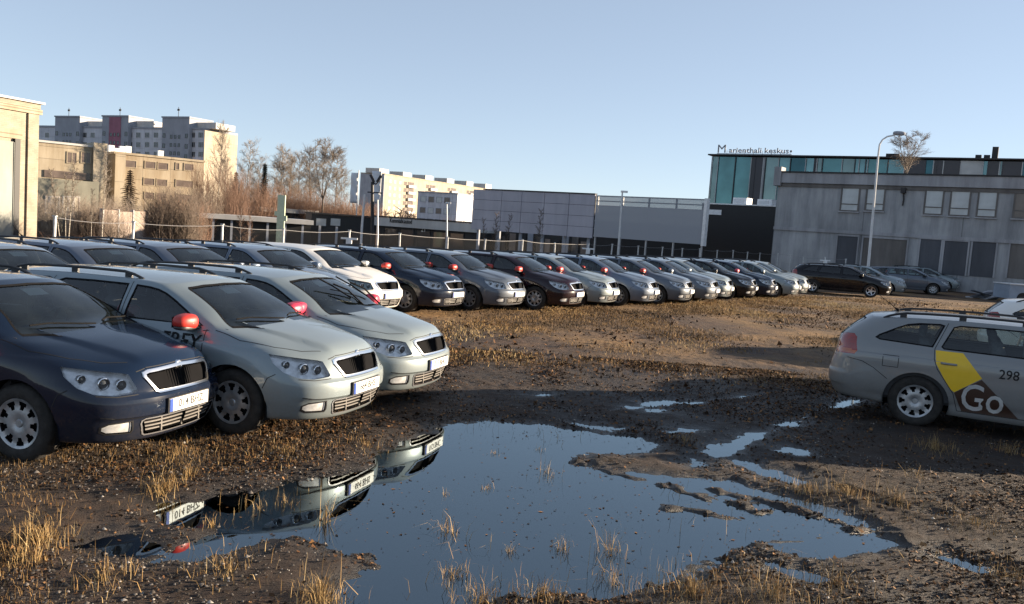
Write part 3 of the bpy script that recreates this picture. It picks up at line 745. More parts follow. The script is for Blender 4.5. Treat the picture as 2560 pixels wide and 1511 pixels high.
car_paint('paint_taxi', (0.215, 0.222, 0.222), 0.2, 0.38, .7, .7)
car_paint('paint_slate', (0.08, 0.10, 0.14), 0.25, 0.36, .45, .9)
car_paint('paint_white', (0.72, 0.70, 0.66), 0.0, 0.35)
wagon_meshes()
# ================================================================== ground and puddles
PD = 2560 / 2514.0
def fp(l): return [tuple(gz(a * PD, b * PD, 0.0).xy) for a, b in l]
PUDDLE = fp([(1088,1040),(1200,1033),(1330,1042),(1400,1055),(1480,1065),(1560,1075),(1605,1092),(1600,1108),(1530,1118),(1450,1115),(1405,1128),(1440,1150),(1560,1160),(1640,1168),(1720,1175),(1790,1182),(1850,1200),(1920,1220),(2000,1238),(2060,1255),(2110,1280),(2150,1310),(2140,1345),(2080,1368),(2000,1372),(1900,1352),(1810,1348),(1770,1378),(1700,1392),(1680,1412),(1600,1442),(1500,1458),(1350,1458),(1200,1468),(1050,1500),(820,1500),(835,1440),(880,1415),(915,1388),(880,1362),(800,1352),(740,1322),(660,1322),(600,1350),(500,1372),(405,1372),(400,1352),(460,1330),(545,1308),(560,1290),(420,1284),(375,1262),(385,1232),(480,1236),(560,1212),(640,1204),(720,1186),(830,1174),(905,1142),(930,1100),(985,1082),(1060,1062)])
RIDGES = [fp(l) for l in ([(1420,1138),(1500,1158),(1580,1180),(1680,1207),(1780,1232),(1880,1258)], [(1760,1208),(1850,1232),(1950,1258),(2040,1282),(2110,1304)], [(1640,1248),(1740,1262),(1830,1276)], [(1880,1350),(1960,1372),(2060,1395)])]
RUTS = [fp(l) for l in ([(1690,1142),(1790,1095),(1882,1062),(1980,1020),(2105,985)], [(1760,1120),(1880,1160),(1990,1188),(2120,1225),(2300,1268)], [(1500,1010),(1620,990),(1760,985),(1950,960)], [(1950,1360),(2150,1330),(2350,1375),(2500,1420)], [(1000,830),(1250,810),(1500,790)])]
SMALL = [fp(l) for l in ([(1575,990),(1610,983),(1668,985),(1650,993),(1590,998)], [(1532,1002),(1560,998),(1585,1002),(1550,1006)], [(1590,1006),(1640,1008),(1630,1013),(1595,1011)],
   [(1730,1112),(1745,1098),(1800,1080),(1850,1064),(1882,1062),(1868,1080),(1820,1095),(1780,1118),(1745,1121)], [(1690,1142),(1712,1133),(1740,1135),(1705,1148)],
   [(1800,1136),(1830,1134),(1880,1150),(1940,1168),(1985,1182),(1970,1192),(1920,1180),(1850,1162)], [(1912,1046),(1935,1036),(1968,1036),(1950,1044),(1925,1050)], [(2040,1000),(2060,990),(2105,982),(2105,991),(2070,1001)],
   [(1905,1104),(1930,1096),(1975,1104),(1985,1112),(1940,1114)], [(1310,972),(1330,967),(1350,968),(1335,974)], [(1645,1060),(1680,1052),(1715,1054),(1690,1062)], [(2300,1368),(2340,1366),(2390,1385),(2430,1398),(2400,1402),(2340,1386)], [(1660,990),(1700,986),(1720,990),(1690,994)], [(1410,1040),(1470,1046),(1530,1052),(1500,1058),(1440,1050)],
   [(1890,1385),(1960,1402),(2030,1420),(2010,1438),(1940,1420),(1890,1400)], [(200,1340),(280,1318),(360,1322),(400,1350),(330,1368),(240,1372)])]
def seg_d(X, Y, a, b):
    ax, ay = a; bx, by = b; dx, dy = bx - ax, by - ay
    t = np.clip(((X - ax) * dx + (Y - ay) * dy) / (dx * dx + dy * dy + 1e-12), 0, 1)
    return np.hypot(X - ax - t * dx, Y - ay - t * dy)
def poly_sd(X, Y, P):
    """signed distance, negative inside"""
    d = np.full(X.shape, 1e9); ins = np.zeros(X.shape, bool); n = len(P)
    for i in range(n):
        a, b = P[i], P[(i + 1) % n]
        d = np.minimum(d, seg_d(X, Y, a, b))
        c = ((a[1] > Y) != (b[1] > Y)) & (X < (b[0] - a[0]) * (Y - a[1]) / (b[1] - a[1] + 1e-12) + a[0]); ins ^= c
    return np.where(ins, -d, d)
def vnoise(X, Y, f, seed=0):
    """smooth value noise in numpy"""
    x = X * f + seed * 17.31; y = Y * f + seed * 9.77
    xi = np.floor(x).astype(np.int64); yi = np.floor(y).astype(np.int64); u = x - xi; v = y - yi
    u = u * u * (3 - 2 * u); v = v * v * (3 - 2 * v)
    def h(a, b):
        n = (a * 374761393 + b * 668265263 + seed * 1013) & 0x7fffffff
        n = ((n ^ (n >> 13)) * 1274126177) & 0x7fffffff
        return ((n ^ (n >> 16)) & 0xffff) / 65535.0
    return (h(xi, yi) * (1 - u) + h(xi + 1, yi) * u) * (1 - v) + (h(xi, yi + 1) * (1 - u) + h(xi + 1, yi + 1) * u) * v
def fbm(X, Y, f, o=4, seed=0):
    r = 0; a = .5
    for k in range(o): r = r + a * (vnoise(X, Y, f * 2 ** k, seed + k) - .5); a *= .5
    return r * 2
BASE = 0.035
def ground_h(X, Y):
    X = np.asarray(X, float); Y = np.asarray(Y, float)
    near = sstep(30, 18, Y)
    h = BASE + near * (.018 * fbm(X, Y, .9, 3, 1) + .016 * fbm(X, Y, 5, 3, 5)) + .010 * fbm(X, Y, 14, 2, 9) * near
    # the plots behind the wire fence lie lower
    sF = -(X + 9.6) * math.sin(R(52)) + (Y - 26.8) * math.cos(R(52))
    h = h - 1.6 * sstep(2, 9, sF) * sstep(.31, .27, X / np.maximum(Y, 1)) * sstep(20, 26, Y)
    m = (Y < 16) & (Y > 2.5) & (np.abs(X) < 9)
    if m.any():
        x, y = X[m], Y[m]
        wx = x + .10 * fbm(x, y, 2.2, 3, 21) + .03 * fbm(x, y, 9, 2, 23); wy = y + .12 * fbm(x, y, 2.2, 3, 31) + .03 * fbm(x, y, 9, 2, 33)
        hh = h[m]
        sd = poly_sd(wx, wy, PUDDLE)
        tgt = np.clip(sd * .16, -.055, .05) + .012 * fbm(x, y, 5, 3, 41) + .012 * fbm(x, y, 13, 2, 43)
        w = sstep(.45, .05, sd)
        hh = hh * (1 - w) + tgt * w
        for r in RIDGES:
            d = np.full(x.shape, 9.)
            for i in range(len(r) - 1): d = np.minimum(d, seg_d(wx, wy, r[i], r[i + 1]))
            nz = fbm(x, y, 6, 3, 51); hh = np.maximum(hh, (.026 + .04 * nz) * np.exp(-(d / (.08 + .06 * nz)) ** 2) - .012); hh = hh + .012 * fbm(x, y, 16, 2, 53) * np.exp(-(d / .3) ** 2)
        for r in RUTS:
            d = np.full(x.shape, 9.)
            for i in range(len(r) - 1): d = np.minimum(d, seg_d(wx, wy, r[i], r[i + 1]))
            hh = hh - .022 * np.exp(-(d / .10) ** 2) + .012 * np.exp(-((d - .2) / .07) ** 2)
        for P in SMALL:
            d = poly_sd(x + .06 * fbm(x, y, 4, 3, 61), y + .10 * fbm(x, y, 4, 3, 63), P)
            hh = np.minimum(hh, np.clip(d * .14, -.03, .2) + .014 * fbm(x, y, 9, 3, 65) - .002)
        h = h.copy(); h[m] = hh
    return h
def ground_z(x, y): return float(ground_h(np.array([x]), np.array([y]))[0])
def spaced(bounds):
    out = []
    for a, b, s in bounds: out += list(np.arange(a, b, s))
    out.append(bounds[-1][1]); return np.array(out)
gx = spaced([(-900, -100, 100), (-100, -30, 10), (-30, -8, 1.0), (-8, -4.2, .12), (-4.2, 6.2, .022), (6.2, 9, .1), (9, 30, 1.0), (30, 100, 10), (100, 900, 100)])
gyv = spaced([(-60, 0, 12), (0, 3.6, .6), (3.6, 13.2, .022), (13.2, 20, .08), (20, 36, .5), (36, 100, 6), (100, 1500, 140)])
GX, GY = np.meshgrid(gx, gyv); GZ = ground_h(GX, GY)
ny, nx = GX.shape
GZi = GZ
def gh(X, Y):
    """height of the finished ground sheet"""
    X = np.asarray(X, float); Y = np.asarray(Y, float); i = np.clip(np.searchsorted(gx, X) - 1, 0, len(gx) - 2); j = np.clip(np.searchsorted(gyv, Y) - 1, 0, len(gyv) - 2)
    u = (X - gx[i]) / (gx[i + 1] - gx[i]); v = (Y - gyv[j]) / (gyv[j + 1] - gyv[j])
    return (GZ[j, i] * (1 - u) + GZ[j, i + 1] * u) * (1 - v) + (GZ[j + 1, i] * (1 - u) + GZ[j + 1, i + 1] * u) * v
ground_h0 = ground_h; ground_h = gh
def np_mesh(name, V, F, mat, attrs=None, smooth=False):
    me = bpy.data.meshes.new(name); V = np.asarray(V, np.float32); F = np.asarray(F, np.int32); k = F.shape[1]
    me.vertices.add(len(V)); me.vertices.foreach_set('co', V.ravel())
    me.loops.add(F.size); me.loops.foreach_set('vertex_index', F.ravel())
    me.polygons.add(len(F)); me.polygons.foreach_set('loop_start', np.arange(0, F.size, k, dtype=np.int32)); me.polygons.foreach_set('loop_total', np.full(len(F), k, np.int32))
    if smooth: me.polygons.foreach_set('use_smooth', np.ones(len(F), bool))
    for n, a in (attrs or {}).items(): at = me.attributes.new(n, 'FLOAT', 'POINT'); at.data.foreach_set('value', np.asarray(a, np.float32))
    me.materials.append(mat); me.update(calc_edges=True); me.validate()
    o = bpy.data.objects.new(name, me); COL.objects.link(o); return o
idx = np.arange(ny * nx).reshape(ny, nx)
GF = np.stack([idx[:-1, :-1], idx[:-1, 1:], idx[1:, 1:], idx[1:, :-1]], -1).reshape(-1, 4)
def ground_mat():
    m, n, l, p = new_mat('soil')
    g = N(n, 'NewGeometry'); sep = N(n, 'SeparateXYZ'); l.new(g.outputs['Position'], sep.inputs[0])
    def noise(sc, det=6, rough=.6):
        t = N(n, 'TexNoise'); t.inputs['Scale'].default_value = sc; t.inputs['Detail'].default_value = det; t.inputs['Roughness'].default_value = rough; l.new(g.outputs['Position'], t.inputs['Vector']); return t.outputs['Fac']
    c1 = ramp(n, [(.28, (.014, .008, .005)), (.45, (.040, .021, .011)), (.58, (.082, .043, .022)), (.72, (.135, .076, .042))]); l.new(noise(3.0, 9, .7), c1.inputs[0])
    c2 = ramp(n, [(.3, (.013, .008, .005)), (.5, (.058, .032, .019)), (.7, (.16, .096, .058))]); l.new(noise(30, 7, .75), c2.inputs[0])
    mx = N(n, 'MixRGB'); mx.inputs[0].default_value = .5; l.new(c1.outputs[0], mx.inputs[1]); l.new(c2.outputs[0], mx.inputs[2])
    # grassy straw patches further out
    pr = ramp(n, [(.42, (0,) * 3), (.60, (1,) * 3)]); l.new(noise(.35, 6, .6), pr.inputs[0])
    cg = ramp(n, [(.3, (.075, .04, .014)), (.7, (.30, .18, .068))]); l.new(noise(12, 6, .7), cg.inputs[0])
    far = N(n, 'MapRange'); far.inputs['From Min'].default_value = 11; far.inputs['From Max'].default_value = 17; far.inputs['To Min'].default_value = .15; l.new(sep.outputs['Y'], far.inputs[0])
    pm = N(n, 'Math', operation='MULTIPLY'); l.new(pr.outputs[0], pm.inputs[0]); l.new(far.outputs[0], pm.inputs[1])
    mg = N(n, 'MixRGB'); l.new(pm.outputs[0], mg.inputs[0]); l.new(mx.outputs[0], mg.inputs[1]); l.new(cg.outputs[0], mg.inputs[2])
    # pale grit and dark clods
    vo = N(n, 'TexVoronoi'); vo.inputs['Scale'].default_value = 55; l.new(g.outputs['Position'], vo.inputs['Vector'])
    gr = ramp(n, [(.0, (1,) * 3), (.16, (.8,) * 3), (.24, (0,) * 3)]); l.new(vo.outputs['Distance'], gr.inputs[0])
    gp = ramp(n, [(.5, (0,) * 3), (.62, (1,) * 3)]); l.new(noise(1.6, 4), gp.inputs[0])
    gm = N(n, 'Math', operation='MULTIPLY'); l.new(gr.outputs[0], gm.inputs[0]); l.new(gp.outputs[0], gm.inputs[1])
    gc = N(n, 'MixRGB'); gc.inputs[2].default_value = (.18, .145, .11, 1); l.new(gm.outputs[0], gc.inputs[0]); l.new(mg.outputs[0], gc.inputs[1])
    # soaked soil beside the water is darker and shinier
    wet = N(n, 'MapRange'); wet.inputs['From Min'].default_value = .045; wet.inputs['From Max'].default_value = .004; l.new(sep.outputs['Z'], wet.inputs[0])
    wy = N(n, 'MapRange'); wy.inputs['From Min'].default_value = 20; wy.inputs['From Max'].default_value = 14; l.new(sep.outputs['Y'], wy.inputs[0])
    ww = N(n, 'Math', operation='MULTIPLY'); l.new(wet.outputs[0], ww.inputs[0]); l.new(wy.outputs[0], ww.inputs[1])
    wc = N(n, 'MixRGB', blend_type='MULTIPLY'); wc.inputs[2].default_value = (.28, .29, .31, 1); l.new(ww.outputs[0], wc.inputs[0]); l.new(gc.outputs[0], wc.inputs[1])
    # damp churned mud round the puddle, uneven in outline, plus shade painted into it
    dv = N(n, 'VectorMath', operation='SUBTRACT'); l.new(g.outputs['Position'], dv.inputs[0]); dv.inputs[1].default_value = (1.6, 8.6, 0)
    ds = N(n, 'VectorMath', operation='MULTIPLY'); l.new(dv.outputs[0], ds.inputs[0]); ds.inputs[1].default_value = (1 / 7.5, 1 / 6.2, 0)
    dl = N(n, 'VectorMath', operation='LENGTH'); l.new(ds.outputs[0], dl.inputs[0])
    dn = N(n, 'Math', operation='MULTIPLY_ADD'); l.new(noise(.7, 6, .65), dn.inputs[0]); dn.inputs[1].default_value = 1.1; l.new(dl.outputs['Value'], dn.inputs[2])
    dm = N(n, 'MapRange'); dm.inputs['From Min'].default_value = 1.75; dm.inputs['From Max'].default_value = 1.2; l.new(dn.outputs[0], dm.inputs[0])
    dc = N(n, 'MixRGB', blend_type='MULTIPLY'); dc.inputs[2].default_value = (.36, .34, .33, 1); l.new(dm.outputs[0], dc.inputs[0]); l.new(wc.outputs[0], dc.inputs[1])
    pt_ = ramp(n, [(.32, (.5, .46, .44)), (.5, (1, .97, .94)), (.68, (1.15, 1.05, .95))]); l.new(noise(1.1, 7, .7), pt_.inputs[0])
    pc = N(n, 'MixRGB', blend_type='MULTIPLY'); pc.inputs[0].default_value = 1; l.new(dc.outputs[0], pc.inputs[1]); l.new(pt_.outputs[0], pc.inputs[2])
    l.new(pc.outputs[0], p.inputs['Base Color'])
    ro = N(n, 'MapRange'); ro.inputs['To Min'].default_value = .92; ro.inputs['To Max'].default_value = .42; l.new(ww.outputs[0], ro.inputs[0]); l.new(ro.outputs[0], p.inputs['Roughness'])
    b = N(n, 'Bump'); b.inputs['Strength'].default_value = .8; b.inputs['Distance'].default_value = .03; l.new(noise(35, 8, .8), b.inputs['Height'])
    b2 = N(n, 'Bump'); b2.inputs['Strength'].default_value = .5; b2.inputs['Distance'].default_value = .02; l.new(gr.outputs[0], b2.inputs['Height']); l.new(b.outputs[0], b2.inputs['Normal']); l.new(b2.outputs[0], p.inputs['Normal'])
    return m
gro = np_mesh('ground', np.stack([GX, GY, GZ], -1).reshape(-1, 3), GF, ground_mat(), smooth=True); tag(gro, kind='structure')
def water_mat():
    m, n, l, p = new_mat('puddle_water'); out = n['Material Output']
    tr = N(n, 'BsdfTransparent'); tr.inputs[0].default_value = (.40, .35, .28, 1)
    gl = N(n, 'BsdfGlossy'); gl.inputs['Roughness'].default_value = .012; gl.inputs[0].default_value = (.82, .94, 1, 1)
    fr = N(n, 'Fresnel'); fr.inputs[0].default_value = 2.5
    g = N(n, 'NewGeometry'); t = N(n, 'TexNoise'); t.inputs['Scale'].default_value = 2.5; t.inputs['Detail'].default_value = 3; l.new(g.outputs['Position'], t.inputs['Vector'])
    b = N(n, 'Bump'); b.inputs['Strength'].default_value = .03; b.inputs['Distance'].default_value = .02; l.new(t.outputs['Fac'], b.inputs['Height']); l.new(b.outputs[0], fr.inputs['Normal']); l.new(b.outputs[0], gl.inputs['Normal'])
    mx = N(n, 'MixShader'); l.new(fr.outputs[0], mx.inputs[0]); l.new(tr.outputs[0], mx.inputs[1]); l.new(gl.outputs[0], mx.inputs[2]); l.new(mx.outputs[0], out.inputs[0])
    return m
wo = mesh_obj('puddle_water', [(-7.5, 3, 0), (8.5, 3, 0), (8.5, 15.5, 0), (-7.5, 15.5, 0)], [(0, 1, 2, 3)], water_mat()); tag(wo, kind='structure')

# ---- loose ground cover: straw, leaf flakes, grit
def tinted(name, stops, rough=.8, trans=0.0):
    m, n, l, p = new_mat(name); a = N(n, 'Attribute'); a.attribute_name = 'tint'; r = ramp(n, stops); l.new(a.outputs['Fac'], r.inputs[0]); l.new(r.outputs[0], p.inputs['Base Color']); p.inputs['Roughness'].default_value = rough
    p.inputs['Specular IOR Level'].default_value = .25
    return m
tinted('straw', [(0, (.07, .045, .02)), (.35, (.17, .10, .038)), (.7, (.33, .21, .085)), (1, (.44, .33, .17))])
tinted('litter', [(0, (.012, .007, .004)), (.4, (.045, .022, .010)), (.75, (.13, .060, .022)), (1, (.26, .14, .06))])
tinted('grit', [(0, (.03, .025, .02)), (.6, (.09, .075, .062)), (.9, (.22, .19, .16)), (1, (.45, .41, .36))], .7)
def blades(name, x, y, hgt, wid, lean=.35, z=None, mat='straw', tint=None):
    k = len(x); z = ground_h(x, y) if z is None else z
    a = RNG.uniform(0, 2 * np.pi, k); la = RNG.uniform(0, 2 * np.pi, k); ln = np.abs(RNG.normal(0, lean, k)) * hgt
    hx, hy = np.cos(a) * wid / 2, np.sin(a) * wid / 2; tx, ty = np.cos(la) * ln, np.sin(la) * ln
    V = np.empty((k, 5, 3)); V[:, 0] = np.stack([x - hx, y - hy, z - .01], 1); V[:, 1] = np.stack([x + hx, y + hy, z - .01], 1)
    V[:, 2] = np.stack([x - hx * .7 + tx * .35, y - hy * .7 + ty * .35, z + hgt * .6], 1); V[:, 3] = np.stack([x + hx * .7 + tx * .35, y + hy * .7 + ty * .35, z + hgt * .6], 1)
    V[:, 4] = np.stack([x + tx, y + ty, z + hgt * np.sqrt(np.clip(1 - (ln / hgt) ** 2 * .6, .1, 1))], 1)
    b = np.arange(k)[:, None] * 5
    F = np.concatenate([b + [0, 1, 3], b + [0, 3, 2], b + [2, 3, 4]], 0)
    t = RNG.uniform(0, 1, k) if tint is None else tint
    o = np_mesh(name, V.reshape(-1, 3), F, mt[mat], {'tint': np.repeat(t, 5)}); return o
def scatter(n, x0, x1, y0, y1, dens):
    x = RNG.uniform(x0, x1, n); y = y0 + (y1 - y0) * RNG.uniform(0, 1, n); d = dens(x, y); k = RNG.uniform(0, 1, n) < d; return x[k], y[k]
def dry(x, y): return ground_h(x, y) > .004
def straw_d(x, y): return np.clip((fbm(x, y, .7, 3, 71) + fbm(x, y, 2.5, 3, 77) * .6 + .12) * 1.7, .02, 1) * dry(x, y)
def mud(x, y): return np.clip((np.hypot((x - 2.2) / 6.0, (y - 10.2) / 4.6) - .62) / .35, .08, 1)
x, y = scatter(170000, -4.6, 7.0, 3.6, 14.5, lambda a, b: straw_d(a, b) * mud(a, b)); k = len(x)
blades_near = (x, y, RNG.gamma(3, .009, k) + .010, RNG.uniform(.002, .0045, k), .8, RNG.uniform(0, .6, k))
# straw strip along the parked row and pale far meadow
def far_d(x, y):
    s = 1.45 * x - y + 18.2           # > 0 in front of the long row of cars
    return np.clip(.34 + fbm(x, y, .5, 4, 81) * 2.0 + .9 * np.exp(-((s + .3) / 1.3) ** 2), 0, 1) * (s > -6)
x2, y2 = scatter(360000, -3, 22, 12.5, 38, lambda a, b: far_d(a, b) * mud(a, b)); k2 = len(x2)
X_ = np.concatenate([x, x2]); Y_ = np.concatenate([y, y2])
H_ = np.concatenate([blades_near[2], RNG.gamma(3, .010, k2) + .015]); W_ = np.concatenate([blades_near[3], RNG.uniform(.006, .013, k2)]); T_ = np.concatenate([blades_near[5], np.clip(.45 + fbm(x2, y2, .5, 3, 85) * 1.3 + RNG.normal(0, .18, k2), 0, 1)])
# named tufts seen in the photograph: (px, py, radius, count, height)
TUFTS = [(400,1215,.16,240,.11),(465,1180,.12,120,.09),(100,1340,.22,330,.11),(60,1390,.2,200,.09),(790,1480,.2,300,.11),(800,1285,.06,40,.20),(520,1290,.10,60,.09),(1090,1300,.08,26,.12),(1120,1310,.05,14,.12),(1110,1415,.13,90,.08),(1500,1355,.13,60,.16),(1380,1350,.09,40,.10),(1250,1355,.06,30,.06),(1345,1165,.12,36,.12),(1195,1200,.07,30,.05),(1095,1215,.07,24,.05),(2290,1110,.32,220,.12),(2470,1120,.2,80,.12),(2080,1225,.45,420,.10),(1980,1215,.3,240,.09),(2200,1240,.3,180,.09),(1680,1090,.2,80,.08),(1700,1470,.5,420,.10),(1900,1480,.4,320,.10),(2050,1440,.3,160,.10),(1500,1430,.15,60,.14),(1330,1470,.2,160,.10),(1180,1480,.2,160,.09),(560,1420,.3,160,.08),(250,1440,.3,200,.08),(700,1235,.2,50,.10),(640,1250,.15,40,.09),(2250,1185,.2,40,.14),(1320,1105,.07,20,.05),(1215,1115,.10,30,.05),(2400,1300,.5,240,.07),(2480,1420,.5,280,.08),(430,1130,.4,240,.07),(700,1120,.4,260,.06),(900,1100,.3,160,.06)]
tx, ty, th = [], [], []
for (a, b, r, cnt, hh) in TUFTS:
    c = gz(a * PD, b * PD, 0); rr = np.abs(RNG.normal(0, r * .55, cnt)); an = RNG.uniform(0, 6.28, cnt)
    tx.append(c.x + rr * np.cos(an)); ty.append(c.y + rr * np.sin(an) * 1.3); th.append(RNG.gamma(6, hh / 7, cnt))
tx, ty, th = map(np.concatenate, (tx, ty, th)); kt = len(tx)
X_ = np.concatenate([X_, tx]); Y_ = np.concatenate([Y_, ty]); H_ = np.concatenate([H_, th]); W_ = np.concatenate([W_, RNG.uniform(.002, .0045, kt)]); T_ = np.concatenate([T_, RNG.uniform(.3, 1, kt)])
# single stalks standing in the water
xs, ys = scatter(2600, -3.2, 4, 4.2, 9.5, lambda a, b: (ground_h(a, b) < 0) * np.clip(.05 + fbm(a, b, 1.2, 3, 91) * 1.3 + (6.5 - b) * .10, 0, 1)); ks = len(xs)
X_ = np.concatenate([X_, xs]); Y_ = np.concatenate([Y_, ys]); H_ = np.concatenate([H_, RNG.gamma(3, .022, ks) + .05]); W_ = np.concatenate([W_, RNG.uniform(.002, .004, ks)]); T_ = np.concatenate([T_, RNG.uniform(.5, 1, ks)])
go = blades('dry_grass', X_, Y_, H_, W_, .8, tint=T_); tag(go, 'straw coloured dry grass over the muddy lot', 'grass', kind='stuff')
# leaf flakes
x, y = scatter(330000, -4.6, 7, 3.6, 14.5, lambda a, b: dry(a, b) * (.35 + .65 * mud(a, b)) * np.clip(.45 + fbm(a, b, 1.1, 3, 101) * 1.6, .05, 1)); k = len(x)
z = ground_h(x, y) + .004; s = RNG.gamma(3, .0026, k) * (.6 + .06 * y) + .0035; a = RNG.uniform(0, 6.28, k); dx, dy = np.cos(a) * s, np.sin(a) * s
t1, t2 = RNG.normal(0, .5, k) * s, RNG.normal(0, .5, k) * s
V = np.stack([np.stack([x - dx, y - dy, z + t1], 1), np.stack([x + dy * .6, y - dx * .6, z + t2], 1), np.stack([x + dx, y + dy, z - t1 * .5 + .004], 1), np.stack([x - dy * .6, y + dx * .6, z - t2 * .5 + .003], 1)], 1).reshape(-1, 3)
lo = np_mesh('leaf_litter', V, (np.arange(k)[:, None] * 4 + np.arange(4)).reshape(-1, 4), mt['litter'], {'tint': np.repeat(RNG.uniform(0, 1, k) ** 1.4, 4)}); tag(lo, 'brown leaf litter lying over the wet soil', 'leaves', kind='stuff')
# bigger dead leaves and clods over the dry field farther out
x, y = scatter(38000, -3, 24, 12.5, 40, lambda a, b: np.clip(.45 + fbm(a, b, .6, 3, 121) * 1.8, .05, 1)); k = len(x)
z = ground_h(x, y) + .006; s = RNG.gamma(3, .006, k) + .008; a = RNG.uniform(0, 6.28, k); dx, dy = np.cos(a) * s, np.sin(a) * s; t1, t2 = RNG.normal(0, .7, k) * s, RNG.normal(0, .7, k) * s
V = np.stack([np.stack([x - dx, y - dy, z + t1], 1), np.stack([x + dy * .6, y - dx * .6, z + t2], 1), np.stack([x + dx, y + dy, z - t1 * .5 + .008], 1), np.stack([x - dy * .6, y + dx * .6, z - t2 * .5 + .006], 1)], 1).reshape(-1, 3)
lo2 = np_mesh('field_litter', V, (np.arange(k)[:, None] * 4 + np.arange(4)).reshape(-1, 4), mt['litter'], {'tint': np.repeat(RNG.uniform(0, 1, k) ** 1.2, 4)}); tag(lo2, 'dead leaves and clods over the dry field by the long row', 'leaves', kind='stuff')
# flakes afloat on the puddle
x, y = scatter(9000, -3.4, 4.2, 4.0, 9.6, lambda a, b: (ground_h(a, b) < -.002) * np.clip(.10 + fbm(a, b, 1.6, 3, 131) * .9 + .35 * np.exp(ground_h(a, b) / .012), 0, 1)); k = len(x)
s = RNG.gamma(2, .003, k) + .003; a = RNG.uniform(0, 6.28, k); dx, dy = np.cos(a) * s, np.sin(a) * s; z = np.full(k, .003)
V = np.stack([np.stack([x - dx, y - dy, z], 1), np.stack([x + dy * .5, y - dx * .5, z + .001], 1), np.stack([x + dx, y + dy, z + .002], 1), np.stack([x - dy * .5, y + dx * .5, z], 1)], 1).reshape(-1, 3)
lo3 = np_mesh('floating_litter', V, (np.arange(k)[:, None] * 4 + np.arange(4)).reshape(-1, 4), mt['litter'], {'tint': np.repeat(RNG.uniform(0, 1, k), 4)}); tag(lo3, 'specks of dead leaf floating on the puddle', 'leaves', kind='stuff')
# grit
x, y = scatter(120000, -4.6, 7, 3.6, 12.5, lambda a, b: (ground_h(a, b) > -.004) * (.3 + .7 * mud(a, b)) * np.clip(.22 + fbm(a, b, .8, 3, 111) * 1.8, .02, 1)); k = len(x)
z = ground_h(x, y); s = RNG.gamma(2.0, .0021, k) + .0028; a = RNG.uniform(0, 6.28, k)
oc = np.array([(1, 0, 0), (0, 1, 0), (-1, 0, 0), (0, -1, 0), (0, 0, .8), (0, 0, -.5)]); ofc = np.array([(0, 1, 4), (1, 2, 4), (2, 3, 4), (3, 0, 4)])
V = oc[None] * s[:, None, None] * RNG.uniform(.55, 1.35, (k, 6, 1)); ca, sa = np.cos(a)[:, None], np.sin(a)[:, None]
V = np.stack([V[..., 0] * ca - V[..., 1] * sa + x[:, None], V[..., 0] * sa + V[..., 1] * ca + y[:, None], V[..., 2] + z[:, None] + s[:, None] * .3], -1)
so = np_mesh('gravel', V.reshape(-1, 3), (np.arange(k)[:, None, None] * 6 + ofc[None]).reshape(-1, 3), mt['grit'], {'tint': np.repeat(RNG.uniform(0, 1, k), 6)}); tag(so, 'small grey stones scattered through the mud', 'gravel', kind='stuff')
# dead sticks by the small pool, each its own
for i, (pts, lb) in enumerate([([(375, 1290), (410, 1345), (470, 1290)], 'pale forked stick at the far left pool edge'), ([(725, 1235), (740, 1300), (760, 1335)], 'thin dead twig rising left of the puddle arm'), ([(200, 1330), (330, 1290), (440, 1265)], 'long grey twig lying across the left pool')]):
    pass
# ================================================================== buildings and background
def brick_mat(name, c1, c2, mortar, sx, sz, rough=.85, bump=.4, axis='X'):
    m, n, l, p = new_mat(name); tc = N(n, 'TexCoord'); mp = N(n, 'Mapping'); l.new(tc.outputs['Object'], mp.inputs[0])
    mp.inputs['Rotation'].default_value = (R(90), 0, 0)
    b = N(n, 'TexBrick'); b.inputs['Color1'].default_value = (*c1, 1); b.inputs['Color2'].default_value = (*c2, 1); b.inputs['Mortar'].default_value = (*mortar, 1)
    b.inputs['Scale'].default_value = 1.0; b.inputs['Brick Width'].default_value = sx; b.inputs['Row Height'].default_value = sz; b.inputs['Mortar Size'].default_value = .008
    l.new(mp.outputs[0], b.inputs[0]); t = N(n, 'TexNoise'); t.inputs['Scale'].default_value = 1.3; t.inputs['Detail'].default_value = 8; l.new(tc.outputs['Object'], t.inputs[0])
    rp = ramp(n, [(.3, (.62,) * 3), (.7, (1.05,) * 3)]); l.new(t.outputs['Fac'], rp.inputs[0])
    mx = N(n, 'MixRGB', blend_type='MULTIPLY'); mx.inputs[0].default_value = .8; l.new(b.outputs[0], mx.inputs[1]); l.new(rp.outputs[0], mx.inputs[2]); l.new(mx.outputs[0], p.inputs['Base Color']); p.inputs['Roughness'].default_value = rough
    bp = N(n, 'Bump'); bp.inputs['Strength'].default_value = bump; bp.inputs['Distance'].default_value = .01; l.new(b.outputs['Fac'], bp.inputs['Height']); bp.invert = True; l.new(bp.outputs[0], p.inputs['Normal'])
    return m
